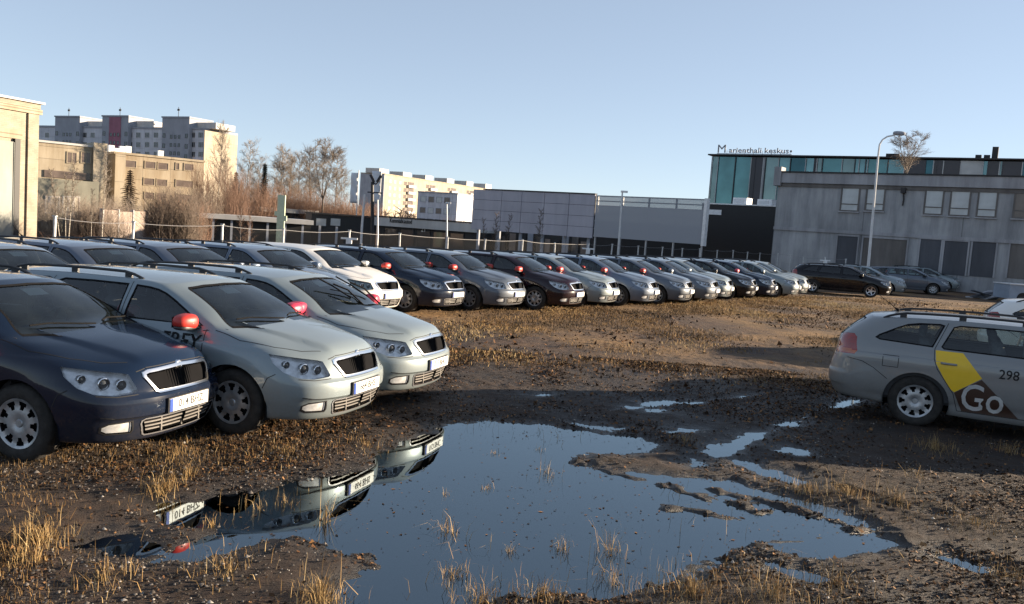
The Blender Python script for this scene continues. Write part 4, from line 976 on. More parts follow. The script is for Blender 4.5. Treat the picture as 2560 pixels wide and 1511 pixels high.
def wall_mat(name, col, stain=(.5, .5, .5), panel=None, rough=.85, amount=.6):
    """plaster or concrete with streaks and large panel joints"""
    m, n, l, p = new_mat(name); tc = N(n, 'TexCoord')
    mp = N(n, 'Mapping'); mp.inputs['Scale'].default_value = (1.2, 1.2, .18); l.new(tc.outputs['Object'], mp.inputs[0])
    t = N(n, 'TexNoise'); t.inputs['Scale'].default_value = 1.0; t.inputs['Detail'].default_value = 9; t.inputs['Roughness'].default_value = .68; l.new(mp.outputs[0], t.inputs[0])
    t2 = N(n, 'TexNoise'); t2.inputs['Scale'].default_value = .45; t2.inputs['Detail'].default_value = 7; l.new(tc.outputs['Object'], t2.inputs[0])
    r1 = ramp(n, [(.34, tuple(c * s for c, s in zip(col, stain))), (.62, col)]); l.new(t.outputs['Fac'], r1.inputs[0])
    r2 = ramp(n, [(.3, (.72,) * 3), (.72, (1.08,) * 3)]); l.new(t2.outputs['Fac'], r2.inputs[0])
    mx = N(n, 'MixRGB', blend_type='MULTIPLY'); mx.inputs[0].default_value = amount; l.new(r1.outputs[0], mx.inputs[1]); l.new(r2.outputs[0], mx.inputs[2]); src = mx.outputs[0]
    if panel:
        mp2 = N(n, 'Mapping'); mp2.inputs['Rotation'].default_value = (R(90), 0, 0); l.new(tc.outputs['Object'], mp2.inputs[0])
        b = N(n, 'TexBrick'); b.offset = 0; b.inputs['Color1'].default_value = (1, 1, 1, 1); b.inputs['Color2'].default_value = (.9, .9, .9, 1); b.inputs['Mortar'].default_value = (.55, .55, .55, 1); b.inputs['Scale'].default_value = 1
        b.inputs['Brick Width'].default_value = panel[0]; b.inputs['Row Height'].default_value = panel[1]; b.inputs['Mortar Size'].default_value = .03; l.new(mp2.outputs[0], b.inputs[0])
        m3 = N(n, 'MixRGB', blend_type='MULTIPLY'); m3.inputs[0].default_value = 1; l.new(src, m3.inputs[1]); l.new(b.outputs[0], m3.inputs[2]); src = m3.outputs[0]
    l.new(src, p.inputs['Base Color']); p.inputs['Roughness'].default_value = rough
    return m
brick_mat('yellow_brick', (.37, .315, .24), (.31, .262, .195), (.27, .24, .20), .26, .085)
wall_mat('beige_wall', (.42, .36, .27), (.7, .66, .6), panel=(6, 1.2))
wall_mat('ochre_wall', (.40, .335, .245), (.68, .62, .55), panel=(3, 1.5))
wall_mat('pale_grey_wall', (.66, .67, .71), (.82, .82, .84), panel=(3.2, 2.8))
wall_mat('grey_tower', (.34, .36, .40), (.85, .85, .88))
wall_mat('maroon_wall', (.33, .14, .19), (.85, .8, .8))
wall_mat('cream_wall', (.43, .38, .30), (.8, .76, .7), panel=(3.2, 2.8))
wall_mat('concrete_grey', (.45, .455, .465), (.55, .56, .58), panel=(6.0, 3.3), amount=.9)
wall_mat('concrete_trim', (.41, .41, .43), (.6, .6, .6))
wall_mat('pink_concrete', (.34, .28, .24), (.65, .6, .58))
wall_mat('sage_wall', (.24, .235, .19), (.75, .75, .75)); wall_mat('white_render', (.55, .54, .52), (.85, .85, .85))
wall_mat('lavender_panel', (.44, .43, .48), (.85, .85, .86), amount=.4)
wall_mat('dark_cladding', (.016, .017, .02), (.7, .7, .7), rough=.6)
wall_mat('black_cladding', (.006, .006, .008), (.7, .7, .7), rough=.55)
wall_mat('shutter_brown', (.17, .155, .145), (.6, .6, .6)); wall_mat('shutter_dark', (.095, .10, .115), (.7, .7, .7)); wall_mat('gate_metal', (.30, .31, .29), (.8, .8, .78))
plain('pane_dark', (.03, .035, .042), .08, spec=.6, var=.4, scale=.6); plain('pane_brown', (.13, .10, .085), .2, var=.4, scale=.8); plain('pane_pale', (.42, .44, .45), .12, var=.25, scale=.8); plain('pane_cream', (.55, .5, .4), .3)  # the last pane is a plain warm pale base colour
plain('galvanised', (.42, .43, .44), .45, metal=.4, var=.2, scale=15); plain('wire', (.20, .20, .21), .5, metal=.3); plain('pole_white', (.62, .62, .62), .5, var=.1); plain('pole_dark', (.02, .018, .02), .6)
plain('fixture_white', (.75, .75, .75), .4); plain('banner', (.62, .63, .66), .7, var=.1, scale=.6); plain('totem_green', (.50, .58, .42), .4, var=.1); plain('dark_roof', (.03, .03, .032), .8)
for nm, c, ro in (('glass_teal', (.07, .17, .18), .06), ('glass_light', (.12, .23, .245), .06), ('glass_deep', (.018, .085, .105), .05), ('glass_grey', (.13, .19, .19), .08), ('fin_dark', (.012, .014, .026), .4), ('fin_pale', (.33, .36, .38), .4)): plain(nm, c, ro, spec=.6, var=.3, scale=.35, metal=.5 if nm.startswith('glass') else 0)
class Facade:
    """front wall line from P0 (left) to P1 (right); local x along it, y away from the viewer"""
    def __init__(s, name, P0, P1, label, cat='building', group=None, z=0.0):
        s.P0 = Vector((P0[0], P0[1], z)); d = Vector((P1[0] - P0[0], P1[1] - P0[1], 0)); s.L = d.length; s.u = d.normalized(); s.v = Vector((-s.u.y, s.u.x, 0)); s.z = z
        s.o = empty(name, s.P0, math.atan2(s.u.y, s.u.x)); tag(s.o, label, cat, group)
    def at(s, px, py, off=0.0):
        d = ray(px, py); t = (s.P0 + s.v * off - CAM).dot(s.v) / d.dot(s.v); h = CAM + d * t; return (h - s.P0).dot(s.u), h.z - s.z
    def box(s, name, x0, x1, y0, y1, z0, z1, mat, parent=None):
        mb = MB(); mb.box(x0, x1, y0, y1, z0, z1); return mb.obj(name, mt[mat], parent or s.o)
def pt(px, Y, py=520): return gy(px, py, Y).xy
def pz(px, py, Z): return gz(px, py, Z).xy
_wm = {}
def window(F, x0, x1, z0, z1, pane='pane_dark', frame='white_render', proud=.06, fw=.09, mull=1, sill=False, trans=False):
    """framed window standing in the wall face: frame, set-back pane, glazing bar"""
    w, h = round(x1 - x0, 3), round(z1 - z0, 3); key = (w, h, pane, frame, mull, trans, fw)
    if key not in _wm:
        mb = MB(); 
        mb.box(0, fw, -proud, .02, 0, h); mb.box(w - fw, w, -proud, .02, 0, h); mb.box(fw, w - fw, -proud, .02, 0, fw); mb.box(fw, w - fw, -proud, .02, h - fw, h)
        for k in range(mull): a = w * (k + 1) / (mull + 1); mb.box(a - fw * .35, a + fw * .35, -proud * .8, .02, fw, h - fw)
        if trans: mb.box(fw, w - fw, -proud * .8, .02, h * .27, h * .27 + fw * .7)
        mb.cur = 1; mb.box(fw * .5, w - fw * .5, -.02, .015, fw * .5, h - fw * .5)
        me = bpy.data.meshes.new('window'); me.from_pydata(mb.v, [], mb.f); me.materials.append(mt[frame]); me.materials.append(mt[pane]); me.polygons.foreach_set('material_index', mb.mi); me.update(); _wm[key] = me
    o = bpy.data.objects.new('window', _wm[key]); COL.objects.link(o); o.parent = F.o; o.location = (x0, 0, z0)
    if sill: mb = MB(); mb.box(-.06, w + .06, -.13, .0, -.07, -.002); mb.obj('sill', mt['concrete_trim'], o)
    return o

# ---- brick warehouse at the left edge
c1 = pz(97, 259, 6.4); c0 = pz(0, 241, 6.4); d = (c0 - c1).normalized(); c0 = c1 + d * 16
F = Facade('brick_warehouse', c0, c1, 'sunlit yellow brick warehouse with a pale steel gate at the left edge')
L = F.L; F.box('wall', 0, L, 0, 12, -.5, 5.85, 'yellow_brick'); F.box('cornice', -.1, L + .12, -.12, 12, 5.87, 6.1, 'beige_wall'); F.box('parapet', -.05, L + .06, -.06, 12, 6.12, 6.34, 'yellow_brick'); F.box('coping', -.15, L + .2, -.2, 12.1, 6.36, 6.46, 'white_render')
F.box('pier', L - .62, L - .05, -.10, -.003, -.5, 5.85, 'yellow_brick')
gx1 = F.at(30, 450)[0]; gz1 = F.at(10, 352)[1]
g = F.box('gate', gx1 - 4.2, gx1, -.10, -.02, 0, gz1, 'gate_metal')
for k in range(5): F.box('gate_rib', gx1 - 4.2 + k * 1.05 - .03, gx1 - 4.2 + k * 1.05 + .03, -.14, -.102, 0.02, gz1 - .02, 'gate_metal', g)
F.box('gate_jamb', gx1 + .003, gx1 + .28, -.16, -.004, 0, gz1 + .15, 'dark_cladding'); F.box('lintel', gx1 - 4.3, gx1 + .45, -.07, -.004, gz1 + .16, gz1 + .55, 'beige_wall')
# ---- beige works building
F = Facade('works_building', pt(92, 86), pt(262, 90), 'beige works building with a taller block, behind the birch saplings', z=-1.5)
z1 = F.at(150, 361)[1]; xb = F.at(230, 450)[0]; L = F.L
F.box('wall', -8, xb - .02, 0, 14, 0, z1, 'beige_wall'); F.box('stair_block', xb, L, -.4, 14, 0, F.at(245, 358)[1], 'cream_wall')
F.box('roof_edge', -8.1, xb - .03, -.15, 14, z1 + .01, z1 + .22, 'white_render')
xa, za = F.at(110, 438); x2, z2 = F.at(232, 446); F.box('strip_window', xa, x2 - .3, -.12, .1, z2 - .25, z2 + .45, 'pane_brown')
F.box('annexe', -4, F.at(240, 500, -2)[0], -3, -.42, 0, F.at(170, 450, -3)[1], 'sage_wall')
for px in (112, 121, 156, 172): x, z = F.at(px, 503, -3); w = window(F, x, x + 1.0, z - 1.2, z + .5, 'pane_cream', 'white_render'); w.location.y = -3.01
for px in (180, 215): x, z = F.at(px, 380); window(F, x - .5, x + .5, z - 1.2, z, 'pane_brown', 'beige_wall')
x, z = F.at(205, 540, -3.1); F.box('loading_door', x - 1.5, x + 3.2, -3.1, -3.003, 0, z + .4, 'shutter_dark')
# ---- ochre office building
F = Facade('office_building', pt(283, 96), pt(506, 102), 'ochre three storey office building below the far apartments', z=-1.5)
z1 = F.at(350, 391)[1]; L = F.L
F.box('wall', 0, L, 0, 12, 0, z1, 'ochre_wall'); F.box('roof_edge', -.1, L + .1, -.15, 12.1, z1 + .01, z1 + .25, 'beige_wall'); F.box('side_pier', .02, 1.1, -.25, -.003, 0, z1 - .02, 'cream_wall')
for py, spans in ((410, ((310, 345), (361, 425), (438, 452), (459, 488))), (452, ((358, 422), (438, 486))), (487, ((360, 420), (440, 484)))):
    for a, b in spans:
        xa, za = F.at(a, py + (a - 310) * .055); xb_, _ = F.at(b, py); n_ = max(1, int((xb_ - xa) / 1.3))
        for k in range(n_): ww = (xb_ - xa) / n_; window(F, xa + k * ww, xa + (k + 1) * ww - .12, za - .4, za + .5, 'pane_brown', 'ochre_wall', mull=0)
for px, py in ((290, 380), (305, 383), (318, 384), (333, 386), (415, 390)): x, z = F.at(px, py); F.box('roof_vent', x - .3, x + .3, 2, 2.6, z1 + .26, z1 + .7 + RNG.uniform(0, .5), 'fixture_white')
# ---- far apartment block with three stair towers
Zr = 22.4
F = Facade('apartment_block', pz(88, 318, Zr), pz(511, 325, Zr), 'far grey panel apartment block with one maroon stair tower')
L = F.L; F.box('wall', -6, L, 0, 12, -2, Zr, 'pale_grey_wall'); F.box('roof_edge', -6.1, L + .1, -.2, 12.2, Zr + .01, Zr + .5, 'grey_tower'); F.box('end_wall', L + .003, L + .25, -.05, 12, -2, Zr - .1, 'cream_wall')
for (a, b, top, mats) in ((138, 200, 293, ('grey_tower', None)), (256, 322, 292, ('grey_tower', 'maroon_wall')), (406, 474, 295, ('grey_tower', None))):
    xa, z1 = F.at(a, top, -1.2); xb_, _ = F.at(b, top, -1.2)
    t = F.box('stair_tower', xa, xb_, -1.2, 7, -2, z1, mats[0]); F.box('tower_roof', xa - .2, xb_ + .2, -1.4, 7.2, z1 + .01, z1 + .4, 'grey_tower', t); F.box('lift_room', xb_ + .02, xb_ + 7, 1.5, 8.5, Zr + .52, z1 - .8, 'white_render')
    if mats[1]: F.box('maroon_panel', xa + (xb_ - xa) * .28, xa + (xb_ - xa) * .72, -1.32, -1.203, -2, z1 - .1, mats[1], t)
    for r in range(7):
        for k in (-1, 0, 1):
            xm = (xa + xb_) / 2 + k * 1.5; w = window(F, xm - .4, xm + .4, z1 - 5.6 - r * 2.25, z1 - 4.6 - r * 2.25, 'pane_dark', 'dark_roof', mull=0, fw=.05); w.location.y = -1.21 if not mats[1] else -1.33
        for xm in (xa + .9, xb_ - .9):
            w = window(F, xm - .5, xm + .5, z1 - 5.4 - r * 2.8, z1 - 4.2 - r * 2.8, 'pane_dark', 'dark_roof', mull=0, fw=.05) if r < 4 else None
            if w: w.location.y = -1.21
for r, py in enumerate((338, 362, 386)):
    for px in (118, 212, 232, 326, 346, 368, 390, 482, 502):
        x, z = F.at(px, py + .2); window(F, x - .9, x + .9, z - .75, z + .75, 'pane_dark', 'white_render', mull=2)
for px in (172, 300, 446): x, z = F.at(px, 290, 3); mb = MB(); mb.tube([(x, 3, Zr + 2), (x, 3, z + 2.4)], .08, 5); mb.box(x - .4, x + .4, 2.9, 3.1, z + 1.4, z + 1.9); mb.obj('roof_aerial', mt['dark_roof'], F.o)
# ---- long sunlit apartment block
Zr = 20.0
F = Facade('apartment_slab', pz(962, 436.5, Zr), pz(1235, 477, Zr), 'long sunlit cream apartment slab with balconies and roof boxes')
L = F.L; F.box('wall', 0, L, 0, 12, -2, Zr, 'cream_wall'); F.box('roof_edge', -.1, L, -.2, 12.2, Zr + .01, Zr + .4, 'beige_wall'); F.box('gable', -.3, -.005, -.05, 12, -2, Zr - .02, 'grey_tower')
for (a, b, ty) in ((949, 975, 421), (1008, 1034, 430), (1064, 1090, 438), (1118, 1142, 446), (1167, 1192, 453), (1214, 1238, 460)):
    xa, z1 = F.at(a, ty, 2); xa = max(xa, -1.4); F.box('roof_box', xa, xa + 6.5, 2, 9, Zr + .42, z1, 'white_render')
for px in (1010, 1066, 1120, 1168):
    for r in range(6):
        x, z = F.at(px, 458); zz = Zr - 3.4 - r * 2.8
        if zz < 0: continue
        w = window(F, x, x + 2.4, zz, zz + 1.7, 'pane_brown', 'ochre_wall', mull=1); b = F.box('balcony', x + 2.6, x + 8.2, -1.0, -.01, zz - .8, zz + .35, 'white_render'); F.box('balcony_door', x + 3, x + 7.8, -.05, -.003, zz + .4, zz + 1.7, 'pane_brown', b)
for px in (973, 985, 998):
    for r in range(5): x, z = F.at(px, 458); zz = Zr - 3.2 - r * 2.8; window(F, x, x + 1.6, zz, zz + 1.4, 'pane_pale', 'white_render')
# ---- smaller grey block before it
F = Facade('grey_block', pt(1043, 205), pt(1142, 200), 'low grey reflective block before the cream apartment slab', z=-1.5)
z1 = F.at(1060, 482)[1]; F.box('wall', 0, F.L, 0, 12, 0, z1, 'pale_grey_wall'); F.box('roof_edge', -.1, F.L + .1, -.1, 12.1, z1 + .01, z1 + .3, 'grey_tower')
for r in range(3):
    for k in range(4): window(F, .8 + k * 2.2, 2.4 + k * 2.2, z1 - 2.2 - r * 2.6, z1 - .8 - r * 2.6, 'pane_brown' if (r + k) % 2 else 'pane_pale', 'grey_tower', mull=0)
# ---- low shop with white fascia lettering, and dark canopies left of it
F = Facade('low_shop', pt(946, 88), pt(1195, 84), 'low dark shop with a white fascia and black lettering', z=-1.5)
z1 = F.at(1000, 547)[1]; zf = F.at(1000, 568)[1]; L = F.L
F.box('wall', 0, L, 0, 10, 0, zf - .01, 'dark_cladding'); F.box('fascia', -.1, L + .1, -.5, 10, zf, z1, 'white_render'); F.box('roof_edge', -.15, L + .15, -.55, 10.1, z1 + .01, z1 + .16, 'dark_roof')
for k in range(5): window(F, .8 + k * 1.85, 2.4 + k * 1.85, .4, zf - .15, 'pane_dark', 'dark_cladding', mull=0)
x, z = F.at(1002, 553.5, -.52); me = text_mesh('Kummiabi.autod', .62, 'fascia_lettering', .02, xs=.62, bold=.004); me.materials.append(mt['ink_black']); o = bpy.data.objects.new('fascia_lettering', me); COL.objects.link(o); o.parent = F.o; o.location = (x, -.53, z); o.rotation_euler = (R(90), 0, 0)
me = text_mesh('21', .8, 'house_number', .02, xs=.7); me.materials.append(mt['fixture_white']); o = bpy.data.objects.new('house_number', me); COL.objects.link(o); o.parent = F.o; x, z = F.at(1059, 574, -.1); o.location = (x, -.1, z); o.rotation_euler = (R(90), 0, 0)
F = Facade('long_canopy', pt(470, 78), pt(782, 82), 'long dark shed with a thin white roof edge left of the shop', z=-1.5)
z1 = F.at(620, 541)[1]; F.box('wall', 0, F.L, .6, 8, 0, z1 - .5, 'dark_cladding'); F.box('roof_edge', -.2, F.L + .1, -.4, 8.2, z1 - .42, z1, 'white_render')
for k in range(9): F.box('column', .5 + k * 1.6, .7 + k * 1.6, -.2, 0, 0, z1 - .43, 'grey_tower')
F = Facade('glazed_hall', pt(780, 86), pt(944, 88), 'low dark hall with two pale windows beside the shop', z=-1.5)
z1 = F.at(860, 540)[1]; F.box('wall', 0, F.L, 0, 8, 0, z1, 'dark_cladding'); F.box('roof_edge', -.1, F.L - .05, -.2, 8, z1 + .01, z1 + .15, 'dark_roof')
for px in (802, 838): x, z = F.at(px - 14, 556); window(F, x, x + 1.15, z - .4, z + .5, 'pane_pale', 'dark_cladding', mull=0)
F = Facade('back_roof', pt(655, 120), pt(790, 124), 'pale flat roof behind the long shed', z=-1.5); z1 = F.at(700, 521)[1]; F.box('wall', 0, F.L, 0, 8, 0, z1 - .6, 'dark_cladding'); F.box('roof_edge', -.3, F.L + .3, -.4, 8.2, z1 - .58, z1, 'white_render')
# ---- pinkish concrete yard wall
F = Facade('yard_wall', pt(258, 60), pt(400, 68), 'pinkish concrete panel wall of a yard, left background', 'wall', z=-1.2)
for k in range(4):
    w_ = F.L / 4; F.box('panel', k * w_ + .06, (k + 1) * w_ - .06, 0, .15, 0, F.at(330, 528)[1] - .08 * (k % 2), 'pink_concrete'); F.box('post', k * w_ - .1, k * w_ + .055, -.06, .2, 0, F.at(330, 525)[1], 'concrete_trim')
# ---- panel hoarding and the mesh screen beside it
F = Facade('panel_hoarding', pt(1181, 72), pt(1486, 66), 'large lavender grey panel hoarding behind the fence', 'hoarding')
zt = F.at(1330, 480)[1]; zb = F.at(1330, 585)[1]; xs_ = [0] + [F.at(px, 530)[0] for px in (1252, 1302, 1359, 1421)] + [F.L]
for a, b in zip(xs_[:-1], xs_[1:]):
    for r in range(4): h_ = (zt - zb) / 4; F.box('panel', a + .02, b - .02, 0, .12, zb + r * h_ + .012, zb + (r + 1) * h_ - .012, 'lavender_panel')
F.box('backing', .01, F.L - .01, .121, .3, zb + .02, zt - .02, 'dark_roof'); F.box('cap', xs_[1] * .35, F.L, -.06, .35, zt + .005, zt + .09, 'dark_roof')
for x in np.linspace(.5, F.L - .5, 6): F.box('post', x - .1, x + .1, .31, .5, -1.7, zt - .1, 'grey_tower')
F = Facade('mesh_screen', pt(1488, 66), pt(1762, 60), 'translucent grey mesh screen on a steel frame beside the hoarding', 'screen')
zt = F.at(1620, 493)[1]; zb = F.at(1620, 602)[1]
m, n, l, p = new_mat('screen_mesh'); trn = N(n, 'BsdfTransparent'); mx = N(n, 'MixShader'); mx.inputs[0].default_value = .9; l.new(trn.outputs[0], mx.inputs[1]); l.new(p.outputs[0], mx.inputs[2]); l.new(mx.outputs[0], n['Material Output'].inputs[0]); p.inputs['Base Color'].default_value = (.34, .355, .39, 1); p.inputs['Roughness'].default_value = .7
F.box('mesh_sheet', .05, F.L - .05, 0, .02, zb, zt - .75, 'screen_mesh')
m2 = m.copy(); m2.name = 'screen_top'; MATS['screen_top'] = m2
for nd in m2.node_tree.nodes:
    if nd.type == 'MIX_SHADER': nd.inputs[0].default_value = .55
F.box('top_sheet', .05, F.L - .05, 0, .02, zt - .74, zt, 'screen_top')
for z in (zt - .05, zt - .42, zt - .78, zt - 1.35, zt - 1.95, zt - 2.55, zb + .05): F.box('rail', 0, F.L, .03, .12, z - .04, z + .04, 'galvanised')
for x in np.linspace(.04, F.L - .12, 5): F.box('post', x, x + .1, .13, .25, -1.7, zt - .02, 'galvanised')
F.box('edge_post', F.L - .02, F.L + .2, -.1, .3, zb - .1, zt + .05, 'fixture_white')
# ---- dark storage sheds under the hoarding
F = Facade('storage_shed', pt(1175, 90), pt(1480, 84), 'low mottled storage shed seen under the panel hoarding', z=-1.6)
F.box('wall', 0, F.L, 0, 6, 0, 3.9, 'dark_cladding')
for k in range(14):
    a = F.L * (k + .2 * RNG.uniform(0, 1)) / 14; F.box('bay', a, a + F.L / 14 * RNG.uniform(.4, .9), -.1, -.003, 0, 3.0 + RNG.uniform(-.3, .5), ('shutter_brown', 'pink_concrete', 'dark_roof', 'grey_tower')[k % 4])
F = Facade('dark_shed', pt(1484, 80), pt(1790, 76), 'long dark shed behind the mesh screen', z=-1.6); F.box('wall', 0, F.L, 0, 6, 0, 4.6, 'dark_cladding'); F.box('roof_edge', -.1, F.L + .1, -.2, 6.1, 4.61, 4.8, 'dark_roof')
# ---- black hall with two roof units
F = Facade('black_hall', pt(1755, 71), pt(1940, 67), 'black clad hall between the screen and the grey building', z=-1.5)
z1 = F.at(1850, 514)[1]; L = F.L; F.box('wall', 0, L, 0, 12, 0, z1, 'black_cladding'); F.box('roof_edge', -.05, L + .05, -.08, 12, z1 + .005, z1 + .1, 'fixture_white')
x, z = F.at(1787, 531); F.box('painted_sun_patch', x - .6, x + .6, -.06, -.003, z - .2, z + .2, 'fixture_white')  # white board standing in for a patch of sunlight on the wall
for a, b, ty in ((1833, 1868, 494), (1894, 1930, 498)):
    xa, z_ = F.at(a, ty, 1.0); xb_, _ = F.at(b, ty, 1.0); u_ = F.box('roof_unit', xa, xb_, 1.0, 2.0, z1 + .12, z_, 'fixture_white'); F.box('unit_grille', xa + .1, xb_ - .25, .96, .998, z1 + .25, z_ - .12, 'pole_white', u_)
# ---- teal glass centre
F = Facade('glass_centre', pt(1777, 110, 450), pt(2640, 90.5, 450), 'teal glass office centre rising behind the grey building')
z1 = F.at(1777, 386)[1]; L = F.L
F.box('core', .1, L, .25, 14, -1.5, z1 - .3, 'glass_grey'); F.box('roof_edge', -.5, L + .2, -.5, 14, z1 - .16, z1, 'dark_roof')
x = 0; pal = ['glass_grey', 'glass_teal', 'glass_teal', 'fin_dark', 'fin_dark', 'fin_pale', 'glass_grey', 'glass_light', 'glass_deep', 'glass_light', 'fin_dark']; wd = [.8, 2.2, 2.0, .5, 1.0, .25, 1.6, 1.4, 1.8, 1.0, .3]; k = 0
while x < L - .3:
    w_ = wd[k % 11] * (1 if k < 11 else RNG.uniform(.7, 1.4)); m_ = pal[k % 11] if k < 11 else pal[int(RNG.integers(0, 11))]; w_ = min(w_, L - x)
    F.box('glass_panel', x + .02, x + w_ - .02, (-.12 if m_.startswith('fin') else 0), .24, 2, z1 - .3, m_)
    if True: F.box('mullion', x - .05, x + .05, -.2, -.13, 2, z1 - .32, 'fin_pale' if k % 2 else 'fin_dark')
    x += w_; k += 1
for px in (2210, 2218, 2230, 2440, 2462, 2482): xx, z = F.at(px, 392); F.box('roof_vent', xx - .3, xx + .3, 3, 3.6, z1 + .005, z1 + (1.6 if px == 2482 else .7), 'dark_roof')
sg = empty('roof_sign', F.P0 + F.u * F.at(1790, 380)[0] + F.v * .3 + Vector((0, 0, z1 + .02)), math.atan2(F.u.y, F.u.x)); tag(sg, 'grey roof sign reading Marienthali keskus on the glass centre', 'sign')
plain('sign_grey', (.16, .18, .22), .5); wsg = F.at(1978, 380)[0] - F.at(1790, 380)[0]
for txt, x0, sz, xs_ in (('M', 0, 1.45, 1.1), ('arienthali keskus', 1.55, .92, 1.0)):
    me = text_mesh(txt, sz, 'sign_lettering', .05, 'LEFT', xs=xs_, bold=.012 if x0 else 0); me.materials.append(mt['sign_grey']); o = bpy.data.objects.new('sign_lettering', me); COL.objects.link(o); o.parent = sg
    mw = max(v.co.x for v in me.vertices); f_ = (wsg - 1.9) / mw if x0 else 1
    o.rotation_euler = (R(90), 0, 0); o.location = (x0, 0, .52 if x0 else .66); o.scale = (f_, 1, 1)
mb = MB(); mb.tube([(0, .05, .12), (wsg, .05, .12)], .04, 5); [mb.tube([(x_, .05, -.02), (x_, .05, .5)], .03, 5) for x_ in np.linspace(.2, wsg - .2, 9)]; mb.lathe([(.0, -.05), (.14, -.05), (.14, .05), (.0, .05)], 8, 'Y', (wsg - .1, 0, .5)); mb.obj('sign_rack', mt['sign_grey'], sg)
# ---- two storey concrete building on the right
Zr = 7.3
F = Facade('concrete_building', pz(1948, 431, Zr), pz(2560, 443, Zr), 'weathered grey two storey concrete building with boarded windows')
L = F.L + 9; F.box('wall', 0, L, 0, 12, -.5, Zr - .75, 'concrete_grey'); F.box('parapet', -.1, L, -.16, 12, Zr - .73, Zr - .03, 'concrete_trim'); F.box('coping', -.15, L + .1, -.24, 12.1, Zr - .02, Zr + .07, 'dark_roof'); F.box('corner_block', -.25, .25, -.30, .6, Zr - .95, Zr + .36, 'concrete_trim')
xl, zl = F.at(2150, 583); F.box('ledge', 0, L, -.10, -.003, zl - .1, zl + .12, 'concrete_trim'); F.box('cornice', 0, L, -.07, -.003, Zr - 1.0, Zr - .76, 'shutter_brown')
zm = .326; ZX = lambda v: 1740 + v * zm; ZY = lambda v: 320 + v * zm
for (a, b, t_, bt, pane) in ((1120, 1245, 445, 645, 'pane_pale'), (1312, 1440, 450, 642, 'pane_pale'), (1762, 1888, 460, 672, 'pane_pale'), (1957, 2093, 467, 682, 'pane_pale'), (2168, 2300, 475, 692, 'pane_pale'), (2447, 2580, 480, 702, 'pane_brown')):
    xa, zt = F.at(ZX(a), ZY(t_)); xb_, zb = F.at(ZX(b), ZY(bt)); window(F, xa, xb_, zb, zt, pane, 'shutter_brown', mull=0, trans=True, sill=True)
for (a, b, t_, bt, m_) in ((1092, 1220, 828, 1068, 'shutter_dark'), (1288, 1594, 842, 1110, 'shutter_brown'), (1727, 1856, 852, 1112, 'shutter_dark'), (1912, 2060, 866, 1136, 'shutter_dark'), (2127, 2273, 872, 1150, 'shutter_dark'), (2416, 2560, 888, 1165, 'shutter_brown')):
    xa, zt = F.at(ZX(a), ZY(t_)); xb_, zb = F.at(ZX(b), ZY(bt)); b_ = F.box('boarded_opening', xa, xb_, -.03, .0, zb if m_ != 'shutter_brown' or a > 2000 else 0, zt, m_); fr = MB(); z0_ = zb if a != 1288 else 0
    fr.box(xa - .1, xa - .003, -.08, -.003, z0_, zt); fr.box(xb_ + .003, xb_ + .1, -.08, -.003, z0_, zt); fr.box(xa - .1, xb_ + .1, -.08, -.003, zt + .003, zt + .12); fr.obj('surround', mt['concrete_trim'], b_)
x, z = F.at(2260, 480); mb = MB(); mb.box(x - .14, x + .14, -.35, -.003, z - .1, z + .25); mb.tube([(x, -.15, z), (x + .05, -.1, z - .5), (x + .02, -.08, z - .9)], .05, 5); mb.obj('wall_lamp', mt['pole_dark'], F.o)
FB = F
# ---- street lamp
b_ = gz(2169, 705, .0); b_ = Vector((*gy(2169, 690, 47).xy, 0)); tagv = lambda px, py: gy(px, py, b_.y)
mb = MB(); pts = [b_] + [tagv(*q) for q in ((2196, 385), (2199, 362), (2206, 350), (2218, 342), (2238, 338))]; mb.tube(pts, [.09, .055, .05, .045, .045, .04], 8)
sl = empty('street_lamp', b_); tag(sl, 'tall pale street lamp with a curved arm before the grey building', 'street lamp')
o = MB(); o.v = [tuple(Vector(v) - b_) for v in mb.v]; o.f = mb.f; o.mi = mb.mi; o.obj('pole', mt['pole_white'], sl, True, 40)
hd = tagv(2248, 334) - b_; a, bb = superell(hd, (.34, .14, .12), .75, 14, 8); mesh_obj('lamp_head', a, bb, mt['grey_tower'], sl, True)
# ---- posts, poles, banners
def pole(name, px, y_top, y_bot, Y, r, mat, label, cat='pole', lean=None, extra=None):
    B = gy(px, y_bot, Y); T = gy(lean or px, y_top, Y); o = empty(name, B); tag(o, label, cat)
    mb = MB(); mb.tube([(0, 0, -2), (0, 0, 0), tuple(T - B)], [r, r, r * .75], 7); mb.obj('shaft', mt[mat], o, True, 40)
    if extra: extra(o, T - B)
    return o
def lamp_top(o, T):
    mb = MB(); mb.box(T.x - .1, T.x + .35, -.1, .1, T.z - .05, T.z + .08); mb.obj('lamp_head', mt['fixture_white'], o)
pole('light_pole', 1546, 480, 620, 58, .07, 'pole_white', 'tall pale pole standing before the mesh screen', lean=1556, extra=lamp_top)
pole('light_pole', 1117, 508, 592, 75, .08, 'pole_white', 'short pale pole before the low white shop fascia', extra=lamp_top)
pole('light_pole', 905, 486, 565, 70, .10, 'pole_white', 'leaning pale pole left of the dark floodlight mast', lean=912)
pole('light_pole', 944, 500, 592, 72, .09, 'pole_white', 'pale pole just right of the dark floodlight mast')
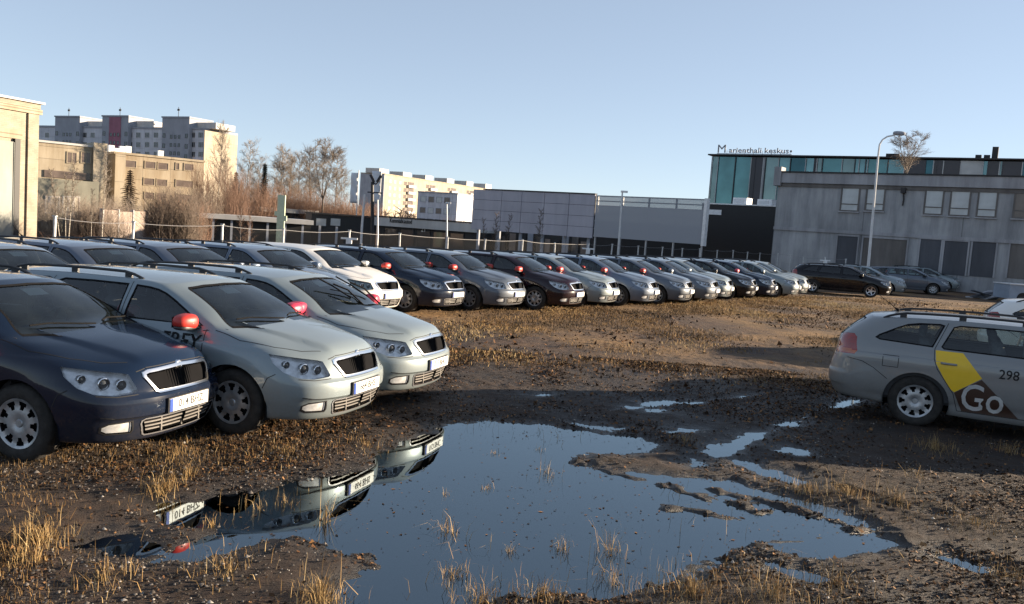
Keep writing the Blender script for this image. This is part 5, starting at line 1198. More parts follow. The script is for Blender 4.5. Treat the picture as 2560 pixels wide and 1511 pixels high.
def floods(o, T):
    for sx, a in ((-1, .5), (1, -.5)):
        mb = MB(); m_ = Matrix.Translation((sx * .28, 0, T.z + .28)) @ Matrix.Rotation(-a, 4, 'Y'); mb.box(-.10, .10, -.12, .12, -.32, .32, m_); mb.obj('floodlight', mt['pole_dark'], o)
    mb = MB(); mb.box(-.6, .6, -.04, .04, T.z - .9, T.z - .8); mb.tube([(0, 0, T.z - .2), (-.3, 0, T.z + .1)], .05, 5); mb.tube([(0, 0, T.z - .2), (.3, 0, T.z + .1)], .05, 5); mb.obj('bracket', mt['pole_dark'], o)
pole('floodlight_mast', 931, 455, 600, 70, .16, 'pole_dark', 'dark mast with two floodlights behind the fence', 'mast', extra=floods)
for px, yt, yb, w_, lb in ((883, 432, 508, .75, 'white vertical banner left of the floodlight mast'), (937, 428, 508, .95, 'pale vertical banner just behind the floodlight mast')):
    B = gy(px, yb, 95); T = gy(px, yt, 95); o = empty('banner_flag', B); tag(o, lb, 'flag'); mb = MB(); mb.tube([(w_ / 2 + .05, 0, -6), (w_ / 2 + .05, 0, (T - B).z + .3)], .06, 6); mb.obj('flagpole', mt['pole_white'], o)
    vs, fs = [], []
    for i in range(13):
        for j in range(5): x = (j / 4 - .5) * w_; z = (T - B).z * i / 12; vs.append((x, .08 * math.sin(i * 1.1 + j * .9), z))
    for i in range(12):
        for j in range(4): fs.append((i * 5 + j, i * 5 + j + 1, i * 5 + j + 6, i * 5 + j + 5))
    so_ = mesh_obj('cloth', vs, fs, mt['banner'], o, True); so_.modifiers.new('thick', 'SOLIDIFY').thickness = .015
B = gy(702, 552, 74); T = gy(702, 488, 74); o = empty('totem_sign', B); tag(o, 'pale green totem sign standing above the long shed', 'sign'); h_ = (T - B).z
mb = MB(); mb.box(-.32, .32, -.12, .12, -2, h_); mb.obj('panel', mt['totem_green'], o); mb = MB(); mb.box(-.55, -.325, -.1, .1, h_ * .18, h_ * .36); mb.obj('side_board', mt['totem_green'], o); mb = MB(); mb.box(.325, .5, -.1, .1, 0, h_ * .2); mb.obj('side_board', mt['totem_green'], o)
# ---- wire fence
fA, fB = Vector((-9.6, 26.8, 0)), Vector((-9.6, 26.8, 0)) + Vector((math.cos(R(52)), math.sin(R(52)), 0)) * 36
fu = (fB - fA).normalized(); fnv = Vector((-fu.y, fu.x, 0))
fe = empty('wire_fence', fA); tag(fe, 'low wire fence with slim galvanised posts behind the long row', 'fence')
def on_fence(px):
    d = ray(px, 620); d2 = Vector((d.x, d.y, 0)); t = (fA.x * fu.y - fA.y * fu.x) / (d2.x * fu.y - d2.y * fu.x); return d2 * t
posts = [on_fence(px) for px in (135, 328, 554, 708, 873, 999, 1119, 1210, 1305, 1388, 1470, 1528, 1597, 1655, 1707, 1752, 1795, 1835, 1870, 1902)] + [Vector((*pt(px, Y_, 640), 0)) for px, Y_ in ((1945, 57), (1977, 55.5), (2010, 54), (2063, 52.5), (2118, 51.5))]
pm = MB(); pm.tube([(0, 0, -.3), (0, 0, 1.0)], .038, 8); pm.box(-.05, .05, -.05, .05, 1.0, 1.02); pme = mb_mesh(pm, 'post', ['galvanised'], True, 40)
HF = []
for i, P in enumerate(posts):
    h_ = 1.56 + RNG.uniform(-.05, .05); o = bpy.data.objects.new('post', pme); COL.objects.link(o); o.parent = fe; o.location = P - fA; o.scale.z = h_; o.rotation_euler = (RNG.normal(0, .02), RNG.normal(0, .02), 0); HF.append(h_)
for k, hz in enumerate((1.0, .66, .33, .05)):
    mb = MB()
    for i in range(len(posts) - 1):
        a, b = posts[i] - fA, posts[i + 1] - fA; sag = RNG.uniform(.01, .07) if k == 0 else .01
        mb.tube([a.lerp(b, t) + Vector((0, 0, (HF[i] * (1 - t) + HF[i + 1] * t) * hz * .985 - sag * 4 * t * (1 - t))) for t in (0, .25, .5, .75, 1)], .009 if k == 0 else .004, 4, False)
    mb.obj('wire', mt['wire'], fe)
m, n, l, p = new_mat('chain_link'); tc = N(n, 'TexCoord'); wv = []
for s_ in (1, -1):
    mp = N(n, 'Mapping'); mp.inputs['Rotation'].default_value = (0, R(45 * s_), 0); mp.inputs['Scale'].default_value = (1, 1, 1); l.new(tc.outputs['Object'], mp.inputs[0]); w = N(n, 'TexWave'); w.inputs['Scale'].default_value = 3.2; w.inputs['Distortion'].default_value = 0; l.new(mp.outputs[0], w.inputs[0]); wv.append(w)
mxm = N(n, 'Math', operation='MAXIMUM'); l.new(wv[0].outputs['Fac'], mxm.inputs[0]); l.new(wv[1].outputs['Fac'], mxm.inputs[1]); gt = N(n, 'Math', operation='GREATER_THAN'); gt.inputs[1].default_value = .991; l.new(mxm.outputs[0], gt.inputs[0])
thin = N(n, 'Math', operation='MULTIPLY'); thin.inputs[1].default_value = .3; l.new(gt.outputs[0], thin.inputs[0]); trn = N(n, 'BsdfTransparent'); mx = N(n, 'MixShader'); l.new(thin.outputs[0], mx.inputs[0]); l.new(trn.outputs[0], mx.inputs[1]); l.new(p.outputs[0], mx.inputs[2]); l.new(mx.outputs[0], n['Material Output'].inputs[0]); p.inputs['Base Color'].default_value = (.03, .03, .033, 1); p.inputs['Roughness'].default_value = .6
for i in range(2, 19):
    a, b = posts[i], posts[i + 1]; dd = b - a; mb = MB(); mb.add([(0, 0, .05), (dd.length, 0, .05), (dd.length, 0, HF[i + 1] * .98), (0, 0, HF[i] * .98)], [(0, 1, 2, 3)]); o = mb.obj('wire_netting', m, fe); o.location = a - fA; o.rotation_euler.z = math.atan2(dd.y, dd.x)
for px, lb in ((873, 'white fixture on a fence post behind the white wagon'), (1470, 'white fixture on a fence post below the panel hoarding'), (2063, 'white fixture on a fence post above the black car')):
    P = posts[4] if px == 873 else posts[10] if px == 1470 else posts[23]
    o = empty('post_fixture', P + Vector((0, 0, 1.18 if px < 2000 else 1.3))); tag(o, lb, 'fixture')
    mb = MB(); mb.box(-.10, .10, -.16, -.05, -.16, .10); mb.obj('case', mt['fixture_white'], o); mb = MB(); mb.box(-.30, .30, -.12, -.06, .101, .17); mb.tube([(0, -.05, .17), (.0, -.05, .36)], .03, 6); mb.obj('bracket', mt['fixture_white'], o)
# ---- scrap heap, covered box at the right edge
P = gy(2462, 748, 47); hp = empty('scrap_heap', (P.x, P.y, 0)); tag(hp, 'heap of grey slabs and pipes by the building, right edge', 'heap')
for k in range(9):
    mb = MB(); m_ = Matrix.Translation((RNG.uniform(-.6, .5), RNG.uniform(-.4, .4), .08 + .05 * k * RNG.uniform(.4, 1))) @ Matrix.Rotation(RNG.uniform(-.35, .25), 4, 'Y') @ Matrix.Rotation(RNG.uniform(-.5, .5), 4, 'Z'); mb.box(-RNG.uniform(.3, .6), RNG.uniform(.3, .6), -.25, .25, -.03, .03, m_); mb.obj('slab', mt['concrete_trim' if k % 2 else 'shutter_dark'], hp)
P = gy(2505, 748, 45); bx = empty('covered_trailer', (P.x, P.y, 0)); tag(bx, 'pale blue grey box trailer at the right edge', 'trailer')
plain('trailer_blue', (.26, .31, .38), .6, var=.12, scale=2)
mb = MB(); mb.box(0, 3, -.6, .9, .25, .98); mb.obj('box', mt['trailer_blue'], bx); mb = MB(); mb.box(-.05, 3.05, -.65, .95, .982, 1.03); mb.obj('lid', mt['pole_white'], bx)
for x in (.7, 2.1): mb = MB(); mb.lathe([(.001, -.08), (.26, -.08), (.3, -.05), (.3, .05), (.26, .08), (.001, .08)], 20, 'Y', (x, -.55, .3)); mb.obj('wheel', mt['tyre'], bx)
# ================================================================== trees and shrubs
def bark(name, a, b, sc=4, stretch=3):
    m, n, l, p = new_mat(name); tc = N(n, 'TexCoord'); mp = N(n, 'Mapping'); mp.inputs['Scale'].default_value = (1, 1, stretch); l.new(tc.outputs['Object'], mp.inputs[0]); t = N(n, 'TexNoise'); t.inputs['Scale'].default_value = sc; t.inputs['Detail'].default_value = 5; l.new(mp.outputs[0], t.inputs[0]); r = ramp(n, [(.38, a), (.55, b)]); l.new(t.outputs['Fac'], r.inputs[0]); l.new(r.outputs[0], p.inputs['Base Color']); p.inputs['Roughness'].default_value = .85; return m
bark('birch_bark', (.10, .085, .07), (.45, .42, .37)); bark('brown_bark', (.06, .045, .035), (.12, .09, .07)); bark('pale_twig', (.15, .12, .095), (.24, .20, .165)); bark('red_twig', (.10, .056, .038), (.18, .106, .072)); bark('brown_twig', (.085, .062, .048), (.15, .115, .09)); bark('straw_stem', (.20, .145, .085), (.34, .26, .17)); bark('needles', (.012, .018, .010), (.035, .035, .018)); bark('needles_brown', (.06, .038, .024), (.12, .078, .045))
def strand(V, F, p0, p1, r0, r1, n=3, bend=.06, seg=3, rnd=random):
    """bent tapered stem"""
    d = p1 - p0; L = d.length
    if L < 1e-4: return
    a = d.orthogonal().normalized(); c = d.normalized().cross(a); off = Vector((rnd.gauss(0, bend), rnd.gauss(0, bend), rnd.gauss(0, bend))) * L
    b0 = len(V)
    for i in range(seg + 1):
        t = i / seg; q = p0 + d * t + off * (4 * t * (1 - t)); r = r0 + (r1 - r0) * t
        for j in range(n): th = 2 * math.pi * j / n; V.append(q + (a * math.cos(th) + c * math.sin(th)) * r)
    for i in range(seg):
        for j in range(n): F.append((b0 + i * n + j, b0 + i * n + (j + 1) % n, b0 + (i + 1) * n + (j + 1) % n, b0 + (i + 1) * n + j))
    return [p0 + d * t + off * (4 * t * (1 - t)) for t in (.25, .4, .55, .7, .85, 1.0)]
def bare_meshes(seed, H, spread, limbs=14, sub=8, twigs=7, up=.8, start=.28, fork=False, tr=.012, tw=.0011):
    """(trunk, crown) for a leafless tree of unit kind: height H, crown half width spread"""
    rnd = random.Random(seed); TV, TF, CV, CF = [], [], [], []
    lean = Vector((rnd.uniform(-.05, .05), rnd.uniform(-.05, .05), 0)) * H
    stems = [(Vector((0, 0, -.3)), Vector((0, 0, H * .98)) + lean)]
    if fork: stems = [(Vector((0, 0, -.3)), Vector((0, 0, H * .25)))] + [(Vector((0, 0, H * .22)), Vector((math.cos(k * 2.1 + 1) * spread * .55, math.sin(k * 2.1 + 1) * spread * .4, H * rnd.uniform(.85, 1)))) for k in range(4)]
    nodes = []
    for i, (a, b) in enumerate(stems):
        n0 = len(TV); r0 = H * tr * (1 if i == 0 else .6); strand(TV, TF, a, b, r0, r0 * (.12 if not (fork and i == 0) else .8), 7, .025, 8, rnd)
        ring = [sum((TV[n0 + k * 7 + j] for j in range(7)), Vector()) / 7 for k in range(9)]; nodes.append(ring)
    src = nodes if not fork else nodes[1:]
    for k in range(limbs):
        ring = src[k % len(src)]; t = start + (1 - start) * ((k + rnd.random()) / limbs) if not fork else rnd.uniform(.05, .95); t = min(t, .97)
        i = int(t * 8); p = ring[i].lerp(ring[min(i + 1, 8)], t * 8 - i)
        an = k * 2.4 + rnd.uniform(-.5, .5); ln = spread * (1.15 - .75 * t) * rnd.uniform(.7, 1.15) * (1 if not fork else .7)
        d = Vector((math.cos(an), math.sin(an), up * rnd.uniform(.6, 1.4))).normalized()
        pts = strand(CV, CF, p, p + d * ln, H * .004, H * .0012, 4, .09, 4, rnd)
        for s in range(sub):
            q = pts[min(5, int(s * 6 / sub))]; d2 = (d + Vector((rnd.gauss(0, .6), rnd.gauss(0, .6), rnd.gauss(.15, .5)))).normalized(); l2 = ln * rnd.uniform(.3, .6)
            p2 = strand(CV, CF, q, q + d2 * l2, H * .0014, H * .0006, 3, .08, 2, rnd)
            for w in range(twigs):
                q2 = p2[w % 6]; d3 = (d2 + Vector((rnd.gauss(0, .7), rnd.gauss(0, .7), rnd.gauss(.05, .6)))).normalized(); strand(CV, CF, q2, q2 + d3 * l2 * rnd.uniform(.3, .75), H * tw * .8, H * tw * .35, 3, .07, 1, rnd)
    def mk(n, V, F): me = bpy.data.meshes.new(n); me.from_pydata([tuple(v) for v in V], [], F); me.polygons.foreach_set('use_smooth', [True] * len(F)); me.update(); return me
    return mk('trunk', TV, TF), mk('crown', CV, CF)
def put_tree(meshes, name, px, y_bot, y_top, Y, label, trunk='brown_bark', twig='brown_twig', H=10.0, group=None, cat='tree', sx=1.0, lean=0.0, zb=None):
    B = gy(px, y_bot, Y); T = gy(px, y_top, Y); h_ = T.z - B.z if zb is None else T.z - zb; o = empty(name, (B.x, B.y, B.z if zb is None else zb), RNG.uniform(0, 6.28)); tag(o, label, cat, group); s = h_ / H; o.scale = (s * sx, s * sx, s)
    if lean: o.rotation_euler = (0, 0, 0); o.rotation_euler.y = lean
    for me, nm, m in ((meshes[0], 'trunk', trunk), (meshes[1], 'crown', twig)):
        q = bpy.data.objects.new(nm, me); COL.objects.link(q); q.parent = o
        if not me.materials: me.materials.append(mt[m])
        q.material_slots[0].link = 'OBJECT'; q.material_slots[0].material = mt[m]
    return o
TA = bare_meshes(1, 10, 3.0, 24, 12, 12); TB = bare_meshes(2, 10, 2.6, 24, 12, 12, up=1.2); TC = bare_meshes(3, 10, 3.4, 40, 12, 12, up=1.0, fork=True); TS = bare_meshes(4, 10, 1.5, 18, 8, 7, up=1.6, start=.30, tr=.007)
GRP = 'bare trees in the left background'
put_tree(TC, 'bare_tree', 805, 545, 342, 120, 'largest bare tree, with a broad crown, left of the banners', 'brown_bark', 'pale_twig', group=GRP)
put_tree(TB, 'bare_tree', 690, 545, 372, 130, 'bare tree left of the largest one, above the totem sign', 'brown_bark', 'pale_twig', group=GRP)
put_tree(TA, 'bare_tree', 745, 545, 392, 140, 'smaller bare tree between the two big bare crowns', 'brown_bark', 'pale_twig', group=GRP)
put_tree(TA, 'bare_tree', 612, 545, 362, 125, 'tall bare tree right of the bright apartment end wall', 'brown_bark', 'pale_twig', group=GRP, sx=.8)
put_tree(TB, 'birch', 540, 545, 318, 92, 'birch with a white trunk before the bright apartment end wall', 'birch_bark', 'pale_twig', group=GRP, sx=.6)
put_tree(TB, 'birch', 565, 545, 400, 88, 'low birch beside the dark conifer left of the shed', 'birch_bark', 'pale_twig', group=GRP, sx=.7)
put_tree(TA, 'bare_tree', 850, 545, 415, 135, 'thin bare tree just left of the white banner', 'brown_bark', 'pale_twig', group=GRP, sx=.7)
put_tree(TC, 'bare_tree', 2262, 470, 326, 76, 'bare tree rising behind the grey concrete building', 'pale_twig', 'pale_twig', sx=1.25)
for px, yt, ln, lb in ((150, 420, -.10, 'leftmost thin birch sapling by the brick warehouse'), (164, 430, .04, 'upright birch sapling, second from the warehouse'), (172, 395, .11, 'right leaning birch sapling before the works building'), (255, 375, .08, 'tall right leaning birch sapling before the office corner'), (228, 470, .06, 'short birch sapling before the loading door')):
    put_tree(TS, 'birch_sapling', px, 598, yt, 47, lb, 'birch_bark', 'pale_twig', group='birch saplings by the warehouse', lean=ln)
for px, yt, Y_, lb in ((603, 500, 34, 'pale sapling behind the fence, left of two'), (618, 520, 34, 'pale sapling behind the fence, right of two')): put_tree(TS, 'sapling', px, 625, yt, Y_, lb, 'birch_bark', 'red_twig', zb=-.2)
for k, (px, yt, Y_) in enumerate(((1232, 530, 60), (1262, 535, 60), (1340, 520, 58), (1210, 545, 62))): put_tree(TS, 'young_tree', px, 640, yt, Y_, ('dark young bare tree before the hoarding, second from left', 'dark young bare tree before the hoarding, third from left', 'dark young bare tree before the hoarding middle', 'dark young bare tree at the hoarding left end')[k], 'brown_bark', 'brown_twig', group='young trees before the hoarding', zb=-1)
def conifer(seed, H, r, layers=22):
    rnd = random.Random(seed); TV, TF, V, Fc = [], [], [], []
    strand(TV, TF, Vector((0, 0, -.3)), Vector((0, 0, H)), H * .014, H * .002, 6, .01, 5, rnd)
    for i in range(layers):
        t = .08 + .9 * i / layers; z = H * t; rad = r * (1 - t) ** .8 * rnd.uniform(.75, 1.2) + .05
        for k in range(9):
            an = k * .7 + i * 1.3 + rnd.uniform(-.3, .3); ln = rad * rnd.uniform(.6, 1.15); d = Vector((math.cos(an), math.sin(an), -.25)); p = Vector((0, 0, z))
            for j in range(7):
                q = p + d * ln * (.2 + .8 * j / 6); w = .34 * H / 10 * (1.3 - j / 8)
                for s in (-1, 1):
                    e = Vector((-d.y, d.x, 0)) * s; tip = q + e * w * rnd.uniform(.8, 1.6) + d * w * .8 + Vector((0, 0, rnd.uniform(-.25, .12))); b = len(V); V.extend([q - d * w * .35, q + d * w * .35, tip]); Fc.append((b, b + 1, b + 2))
                b = len(V); V.extend([q + Vector((0, 0, w * .5)), q + d * w + Vector((0, 0, -w * .3)), q - Vector((-d.y, d.x, 0)) * w * .3]); Fc.append((b, b + 1, b + 2))
    def mk(n, V, F): me = bpy.data.meshes.new(n); me.from_pydata([tuple(v) for v in V], [], F); me.update(); return me
    return mk('trunk', TV, TF), mk('crown', V, Fc)
K1 = conifer(5, 10, 2.6); K2 = conifer(6, 10, 1.5, 26)
put_tree(K1, 'conifer', 322, 545, 420, 80, 'brown tinged conifer before the ochre office building', 'brown_bark', 'needles_brown', cat='conifer')
put_tree(K1, 'conifer', 586, 545, 425, 95, 'brown conifer right of the bright end wall', 'brown_bark', 'needles_brown', cat='conifer', sx=.75)
put_tree(K2, 'conifer', 657, 545, 404, 128, 'dark narrow spruce top among the bare trees', 'brown_bark', 'needles', cat='conifer', sx=.8)
put_tree(TA, 'bare_tree', 640, 545, 400, 135, 'bare tree beside the narrow spruce top', 'brown_bark', 'pale_twig', group=GRP); put_tree(TC, 'bare_tree', 715, 545, 382, 128, 'wide bare tree directly behind the totem sign', 'brown_bark', 'pale_twig', group=GRP); put_tree(TB, 'bare_tree', 778, 545, 376, 138, 'bare tree overlapping the left of the largest crown', 'brown_bark', 'pale_twig', group=GRP, sx=1.2); put_tree(TA, 'bare_tree', 835, 545, 385, 142, 'bare tree overlapping the right of the largest crown', 'brown_bark', 'pale_twig', group=GRP)
def thicket(seed, n, w, d, H, fan=.25, twigs=5):
    rnd = random.Random(seed); V, F = [], []
    for i in range(n):
        p = Vector((rnd.uniform(-w, w), rnd.uniform(-d, d), -.3)); h = H * rnd.uniform(.5, 1); q = p + Vector((rnd.gauss(0, fan) * h * .5 + p.x * .12, rnd.gauss(0, fan) * h * .5, h))
        pts = strand(V, F, p, q, .012 * H / 2.5, .003 * H / 2.5, 3, .05, 3, rnd)
        for k in range(twigs):
            a = pts[rnd.randint(0, 5)]; strand(V, F, a, a + Vector((rnd.gauss(0, .5), rnd.gauss(0, .5), rnd.uniform(.5, 1.3))) * h * .22, .005 * H / 2.5, .002 * H / 2.5, 3, .06, 1, rnd)
    me = bpy.data.meshes.new('stems'); me.from_pydata([tuple(v) for v in V], [], F); me.update(); return me
def put_thicket(me, px, Y, H, zb, label, mat, name='shrub', scale=(1, 1, 1)):
    P = pt(px, Y, 560); o = empty(name, (P.x, P.y, zb)); tag(o, label, 'shrub'); me = me.copy(); me.materials.append(mt[mat]); q = bpy.data.objects.new('stems', me); COL.objects.link(q); q.parent = o; q.scale = scale; return o
h1 = thicket(11, 330, 1.0, .6, 3.0, .12, 12); h2 = thicket(12, 260, 5, 3, 8.0, .15, 14); h3 = thicket(13, 40, .9, .4, 1.5, .2, 4)
put_thicket(h1, 438, 40, 3, -.5, 'dense upright brown shrub behind the left part of the fence', 'brown_twig', scale=(1, 1, 1.1)); put_thicket(h1, 408, 41, 3, -.5, 'reddish shrub left part of the brown thicket', 'red_twig', scale=(.6, 1, .95)); put_thicket(h1, 475, 41.5, 3, -.5, 'reddish shrub right part of the brown thicket', 'red_twig', scale=(.7, 1, .9))
for px, Y_, s_, lb in ((625, 118, (.7, 1, .9), 'reddish thicket below the tall bare trees, left'), (720, 125, (.9, 1, .85), 'reddish thicket behind the totem sign'), (800, 125, (.9, 1, .8), 'reddish thicket below the largest bare tree'), (870, 130, (.8, 1, .7), 'reddish thicket behind the white banner'), (1180, 150, (.8, 1, .5), 'brown thicket left of the hoarding'), (270, 70, (.4, .6, .35), 'reddish bush at the office building corner'), (905, 120, (.5, 1, .65), 'reddish thicket beside the grey gable')): put_thicket(h2, px, Y_, 8, -1.6, lb, 'red_twig', scale=s_)
put_thicket(h2, 680, 170, 8, -1.6, 'far brown thicket behind the totem sign', 'brown_twig', scale=(1.6, 1, 1.1))
for px, Y_, s_, lb in ((1448, 50, (1, 1, 1.1), 'orange brown tall weeds behind the fence, below the hoarding'), (1590, 53, (1.3, 1, 1), 'orange brown weeds behind the fence, below the mesh screen'), (560, 36, (1.2, 1, .8), 'thin brown weeds by the saplings behind the fence'), (1300, 48, (1.5, 1, .7), 'thin weeds behind the fence before the hoarding'), (200, 46, (3, 1, .5), 'low brown weeds below the birch saplings'), (330, 44, (2.5, 1, .5), 'low brown weeds before the yard wall'), (660, 60, (2.5, 1, .7), 'low weeds before the long shed'), (1000, 62, (3, 1, .5), 'low dark weeds before the shop')): put_thicket(h3, px, Y_, 1.5, -.4 if px < 350 else -.9, lb, 'red_twig' if px > 1400 or px < 400 else 'brown_twig', 'weed_clump', s_)
for px, Y_, s_, m_, lb in ((170, 62, (.55, .5, .45), 'pale_twig', 'hazy pale brush before the works building'), (250, 60, (.3, .5, .42), 'brown_twig', 'hazy brown brush between the works and office buildings'), (360, 74, (.6, .5, .45), 'pale_twig', 'hazy pale brush before the office building'), (470, 80, (.5, .5, .6), 'brown_twig', 'hazy brown brush at the office building right end'), (545, 86, (.5, .5, .9), 'red_twig', 'reddish brush below the bright apartment end wall'), (1010, 130, (.9, 1, .4), 'brown_twig', 'brown brush above the low shop roof'), (1110, 130, (.9, 1, .42), 'brown_twig', 'brown brush before the grey reflective block')): put_thicket(h2, px, Y_, 8, -1.6, lb, m_, scale=s_)
# far wood closing the horizon
V, Fc = [], []
rw = random.Random(31)
for k in range(1500):
    a = rw.uniform(-.62, .62); dd = rw.uniform(300, 420); h_ = rw.uniform(4, 9); p = Vector((math.sin(a) * dd, math.cos(a) * dd, -2)); strand(V, Fc, p, p + Vector((rw.gauss(0, .6), 0, h_)), .5, .08, 3, .05, 2, rw)
    for j in range(5): q = p + Vector((0, 0, h_ * rw.uniform(.3, .9))); strand(V, Fc, q, q + Vector((rw.gauss(0, 1.6), rw.gauss(0, 1), rw.uniform(.8, 2.4))), .25, .06, 3, .05, 1, rw)
o = mesh_obj('distant_wood', V, Fc, mt['brown_twig']); tag(o, 'far brown leafless wood along the horizon', 'wood', kind='stuff')
# ================================================================== parked wagons
PHI = R(25); hV = Vector((math.cos(PHI), -math.sin(PHI), 0)); nV = Vector((math.sin(PHI), math.cos(PHI), 0))
def pix(P):
    v = Vector(P) - CAM; w = v.dot(cF); return 1280 + FPX * v.dot(cR) / w
def from_plate(px, py, phi, z=.47):
    P = gz(px, py, z + .03); return Vector((P.x - 2.29 * math.cos(phi), P.y + 2.29 * math.sin(phi), .03))
GF_ = 'wagons at the puddle edge'; GR_ = 'long row of parked wagons'; GT_ = 'wagons in the right hand row'
make_car(from_plate(466, 995, R(15)) - Vector((0, 0, .015)), -R(15), 'paint_dark_blue', 'dark blue station wagon, nearest of all, plate 014 BHZ', plate='014 BHZ', mirror_mat='mirror_pink', group=GF_, tilt=0)
c2 = make_car(from_plate(910, 961, R(18)), -R(18), 'paint_silver', 'silver station wagon with FREY lettering on its door, plate 664 BHS', plate='664 BHS', mirror_mat='mirror_red', mirrorL='mirror_pink', group=GF_)
make_car(from_plate(1092, 906, R(18)), -R(18), 'paint_silver', 'silver station wagon with both wipers raised off the windscreen', plate='013 BHC', mirror_mat='mirror_pink', wipers='wipers_up', group=GF_)
ROW = [  # px of windscreen centre, paint, mirrors, rails, plate, label
 (70, 'paint_silver_blue', 'body', 1, None, 'blue grey wagon half out of frame behind the dark blue car'),
 (310, 'paint_slate', 'body', 1, None, 'slate wagon with a roof aerial, left end of the long row'),
 (505, 'paint_slate', 'body', 1, None, 'slate wagon second from the left end of the long row'),
 (716, 'paint_silver_blue', 'body', 1, None, 'blue grey wagon between the raised-wiper car and the white one'),
 (850, 'paint_white', 'body', 0, None, 'white wagon without roof rails in the long row'),
 (1020, 'paint_dark_blue', 'mirror_red', 1, None, 'dark blue red-mirrored wagon beside the white one'),
 (1180, 'paint_grey', 'mirror_red', 1, None, 'mid grey wagon between the dark blue and maroon-black ones'),
 (1334, 'paint_maroon', 'mirror_red', 1, None, 'maroon-black wagon with red mirrors in the long row'),
 (1428, 'paint_silver', 'mirror_red', 1, None, 'silver red-mirrored wagon right of the maroon-black one'),
 (1534, 'paint_silver_blue', 'mirror_red', 1, None, 'blue grey red-mirrored wagon, fifth past the white one'),
 (1626, 'paint_grey', 'mirror_red', 1, None, 'grey wagon with red mirrors, sixth past the white one'),
 (1696, 'paint_grey', 'body', 1, None, 'dark grey wagon below the billboard end, seventh past the white one'),
 (1736, 'paint_silver', 'body', 1, None, 'silver wagon set back, eighth past the white one'),
 (1800, 'paint_black', 'body', 1, None, 'black wagon near the far end of the long row'),
 (1853, 'paint_dark_blue', 'mirror_pink', 1, None, 'dark wagon with a pink mirror near the far end of the row'),
 (1915, 'paint_silver', 'body', 1, None, 'silver wagon next to last in the long row'),
 (1941, 'paint_silver', 'body', 1, None, 'silver wagon ending the long row, beside the black car'),
]
def on_line(px, d): return Vector((*(gy(px, 660, d).xy), 0))
pA = on_line(310, 13.8); pZ = on_line(1941, 37.3); cA = pA.dot(nV); st = (pZ.dot(nV) - cA) / 15
for i, (px, paint, mir, rails, plate, lb) in enumerate(ROW):
    c = cA + st * (i - 1); lo_, hi_ = -30, 30
    for _ in range(50):     # slide along the heading until the windscreen stands on its line of sight
        t_ = (lo_ + hi_) / 2; P = nV * c + hV * t_ + Vector((0, 0, 1.2))
        if pix(P) < px: lo_ = t_
        else: hi_ = t_
    P = nV * c + hV * (t_ - .89); P.z = .03
    make_car(P, -PHI + R(RNG.uniform(-1.6, 1.6)), paint, lb, steer=R(RNG.uniform(-9, 9)), rails=bool(rails), mirror_mat=mir, group=GR_, aerial=i in (1, 2), lens='lamp_glass' if paint != 'paint_white' else 'car_glass')
# the courier car on the right and its neighbours
ph = R(27); Wt = gz(2280, 1066, .03); rot = Matrix.Rotation(-ph, 3, 'Z')
tx_loc = Wt - rot @ Vector((AX_R, -.86, 0)); tx_loc.z = .03
taxi = make_car(tx_loc, -ph, 'paint_taxi', 'silver taxi wagon with yellow sticker, 298 and Go on its side', mirror_mat='body', aerial=True, group=GT_, handles='paint_taxi')
tr_ = MESH['tree']
def side_patch(name, poly, mat, parent, off=.002, n=14):
    """flat print following the door skin: fine grid clipped to a convex outline"""
    b = bmesh.new(); x0, x1 = min(p[0] for p in poly), max(p[0] for p in poly); z0, z1 = min(p[1] for p in poly), max(p[1] for p in poly)
    vv = []
    for i in range(n + 1):
        row = []
        for j in range(n + 1):
            x, z = x0 + (x1 - x0) * i / n, z0 + (z1 - z0) * j / n; h = tr_.ray_cast(Vector((x, 3, z)), Vector((0, -1, 0)))[0]; row.append(b.verts.new((x, (h.y if h else .87) + off, z)))
        vv.append(row)
    for i in range(n):
        for j in range(n): b.faces.new((vv[i][j], vv[i][j + 1], vv[i + 1][j + 1], vv[i + 1][j]))
    keep = set(cut(b, poly, (1, 0, 0), (0, 0, 1), lambda c, n: True))
    bmesh.ops.delete(b, geom=[f for f in b.faces if f not in keep], context='FACES')
    b.verts.index_update(); me = bpy.data.meshes.new(name); V = [(v.co.x, -v.co.y, v.co.z) for v in b.verts]; F_ = [tuple(v.index for v in f.verts)[::-1] for f in b.faces]; b.free()
    return mesh_obj(name, V, F_, mt[mat], parent, True)
side_patch('yellow_sticker', [(-1.04, .985), (-.74, .985), (-.51, .71), (-.79, .50), (-.83, .53), (-.92, .66), (-1.02, .83)], 'sticker_yellow', taxi)
side_patch('brown_sticker', [(-.79, .495), (-.506, .70), (-.28, .47), (-.08, .275), (-.69, .275)], 'sticker_brown', taxi, .004)
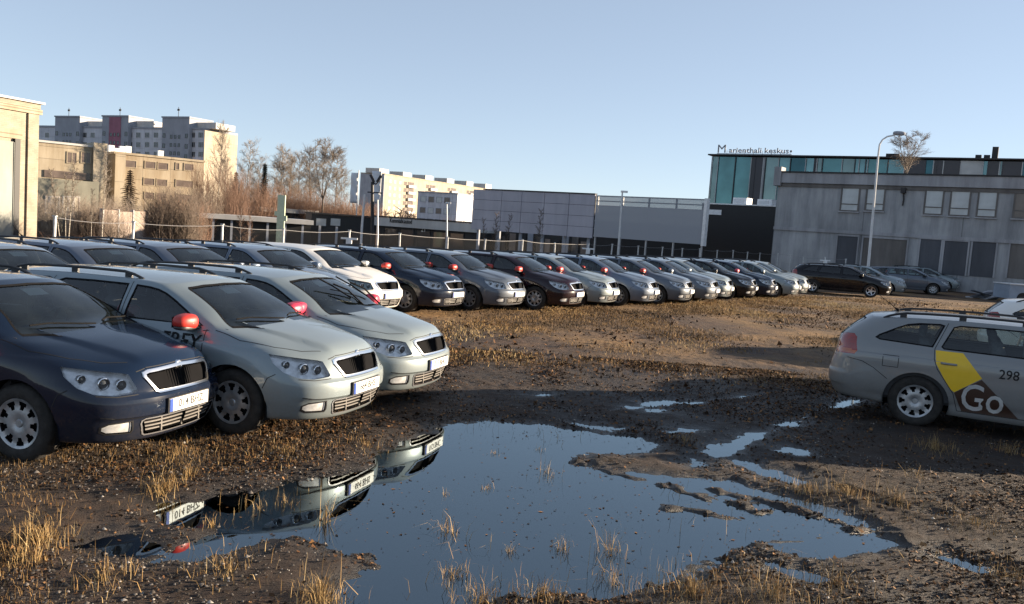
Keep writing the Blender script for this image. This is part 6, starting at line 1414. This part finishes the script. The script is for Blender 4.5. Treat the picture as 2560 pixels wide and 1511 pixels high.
def side_text(txt, size, x, z, mat, parent, xs=1.0, bold=.003):
    me = text_mesh(txt, size, 'side_lettering', .0008, xs=xs, bold=bold); me.materials.append(mt[mat])
    for v in me.vertices:
        h = tr_.ray_cast(Vector((x + v.co.x, 3, z + v.co.y)), Vector((0, -1, 0)))[0]; yy = (h.y if h else .87) + .006
        v.co = Vector((x + v.co.x, -yy, z + v.co.y))
    o = bpy.data.objects.new('side_lettering', me); COL.objects.link(o); o.parent = parent; return o
side_text('FREY', .19, .80, .845, 'ink_black', c2, 1.05, .002)
side_patch('door_disc', [(.44 + .07 * math.cos(t), .85 + .07 * math.sin(t)) for t in np.linspace(0, 2 * math.pi, 20, endpoint=False)], 'ink_black', c2, .003)
side_text('Go', .46, -.485, .445, 'sticker_white', taxi, .80, .004)
side_text('298', .16, -.235, .785, 'ink_black', taxi, .9, .001)
wq = gz(2555, 749, 1.37)
make_car((wq.x + 1.55 * math.cos(ph), wq.y - 1.55 * math.sin(ph), .03), -ph, 'paint_white', 'white wagon roof just showing above the taxi at the right edge', mirror_mat='body', group=GT_)
for (x_, y_, paint, lb) in [(8.9, 13.9, 'paint_silver', 'silver wagon hidden behind the taxi'), 
                            (12.4, 19.2, 'paint_silver', 'silver wagon beyond the white one in the right hand row'), (14.2, 21.8, 'paint_silver_blue', 'blue grey wagon farther along the right hand row'), (16.6, 25.2, 'paint_grey', 'grey wagon last in the right hand row')]:
    make_car((x_ + 1.5, y_ - .75, .03), -ph, paint, lb, mirror_mat='body', group=GT_)
# far cars by the concrete building
def from_front_wheel(px, py, phi): 
    Wp = gz(px, py, .03); return Wp - Matrix.Rotation(-phi, 3, 'Z') @ Vector((AX_F, -.86, 0))
for (px, py, phi, paint, lb, wh, gl) in [(2175, 745, 20, 'paint_black', 'black wagon with dark windows and spoked wheels by the grey building', 'alloyrim', 'car_glass_dark'), (2216, 738, 20, 'paint_silver', 'silver wagon half hidden behind the black one', 'hubcap', 'car_glass'),
                                         (2331, 738, 17, 'paint_grey', 'grey wagon in front of the boarded ground floor windows', 'hubcap', 'car_glass'), (2362, 729, 17, 'paint_silver', 'silver wagon just showing behind the grey one', 'hubcap', 'car_glass')]:
    P = from_front_wheel(px, py, R(phi)); make_car((P.x, P.y, .03), -R(phi), paint, lb, mirror_mat='body', wheels=wh, glass=gl, group='cars by the grey building', rails=paint != 'paint_grey')
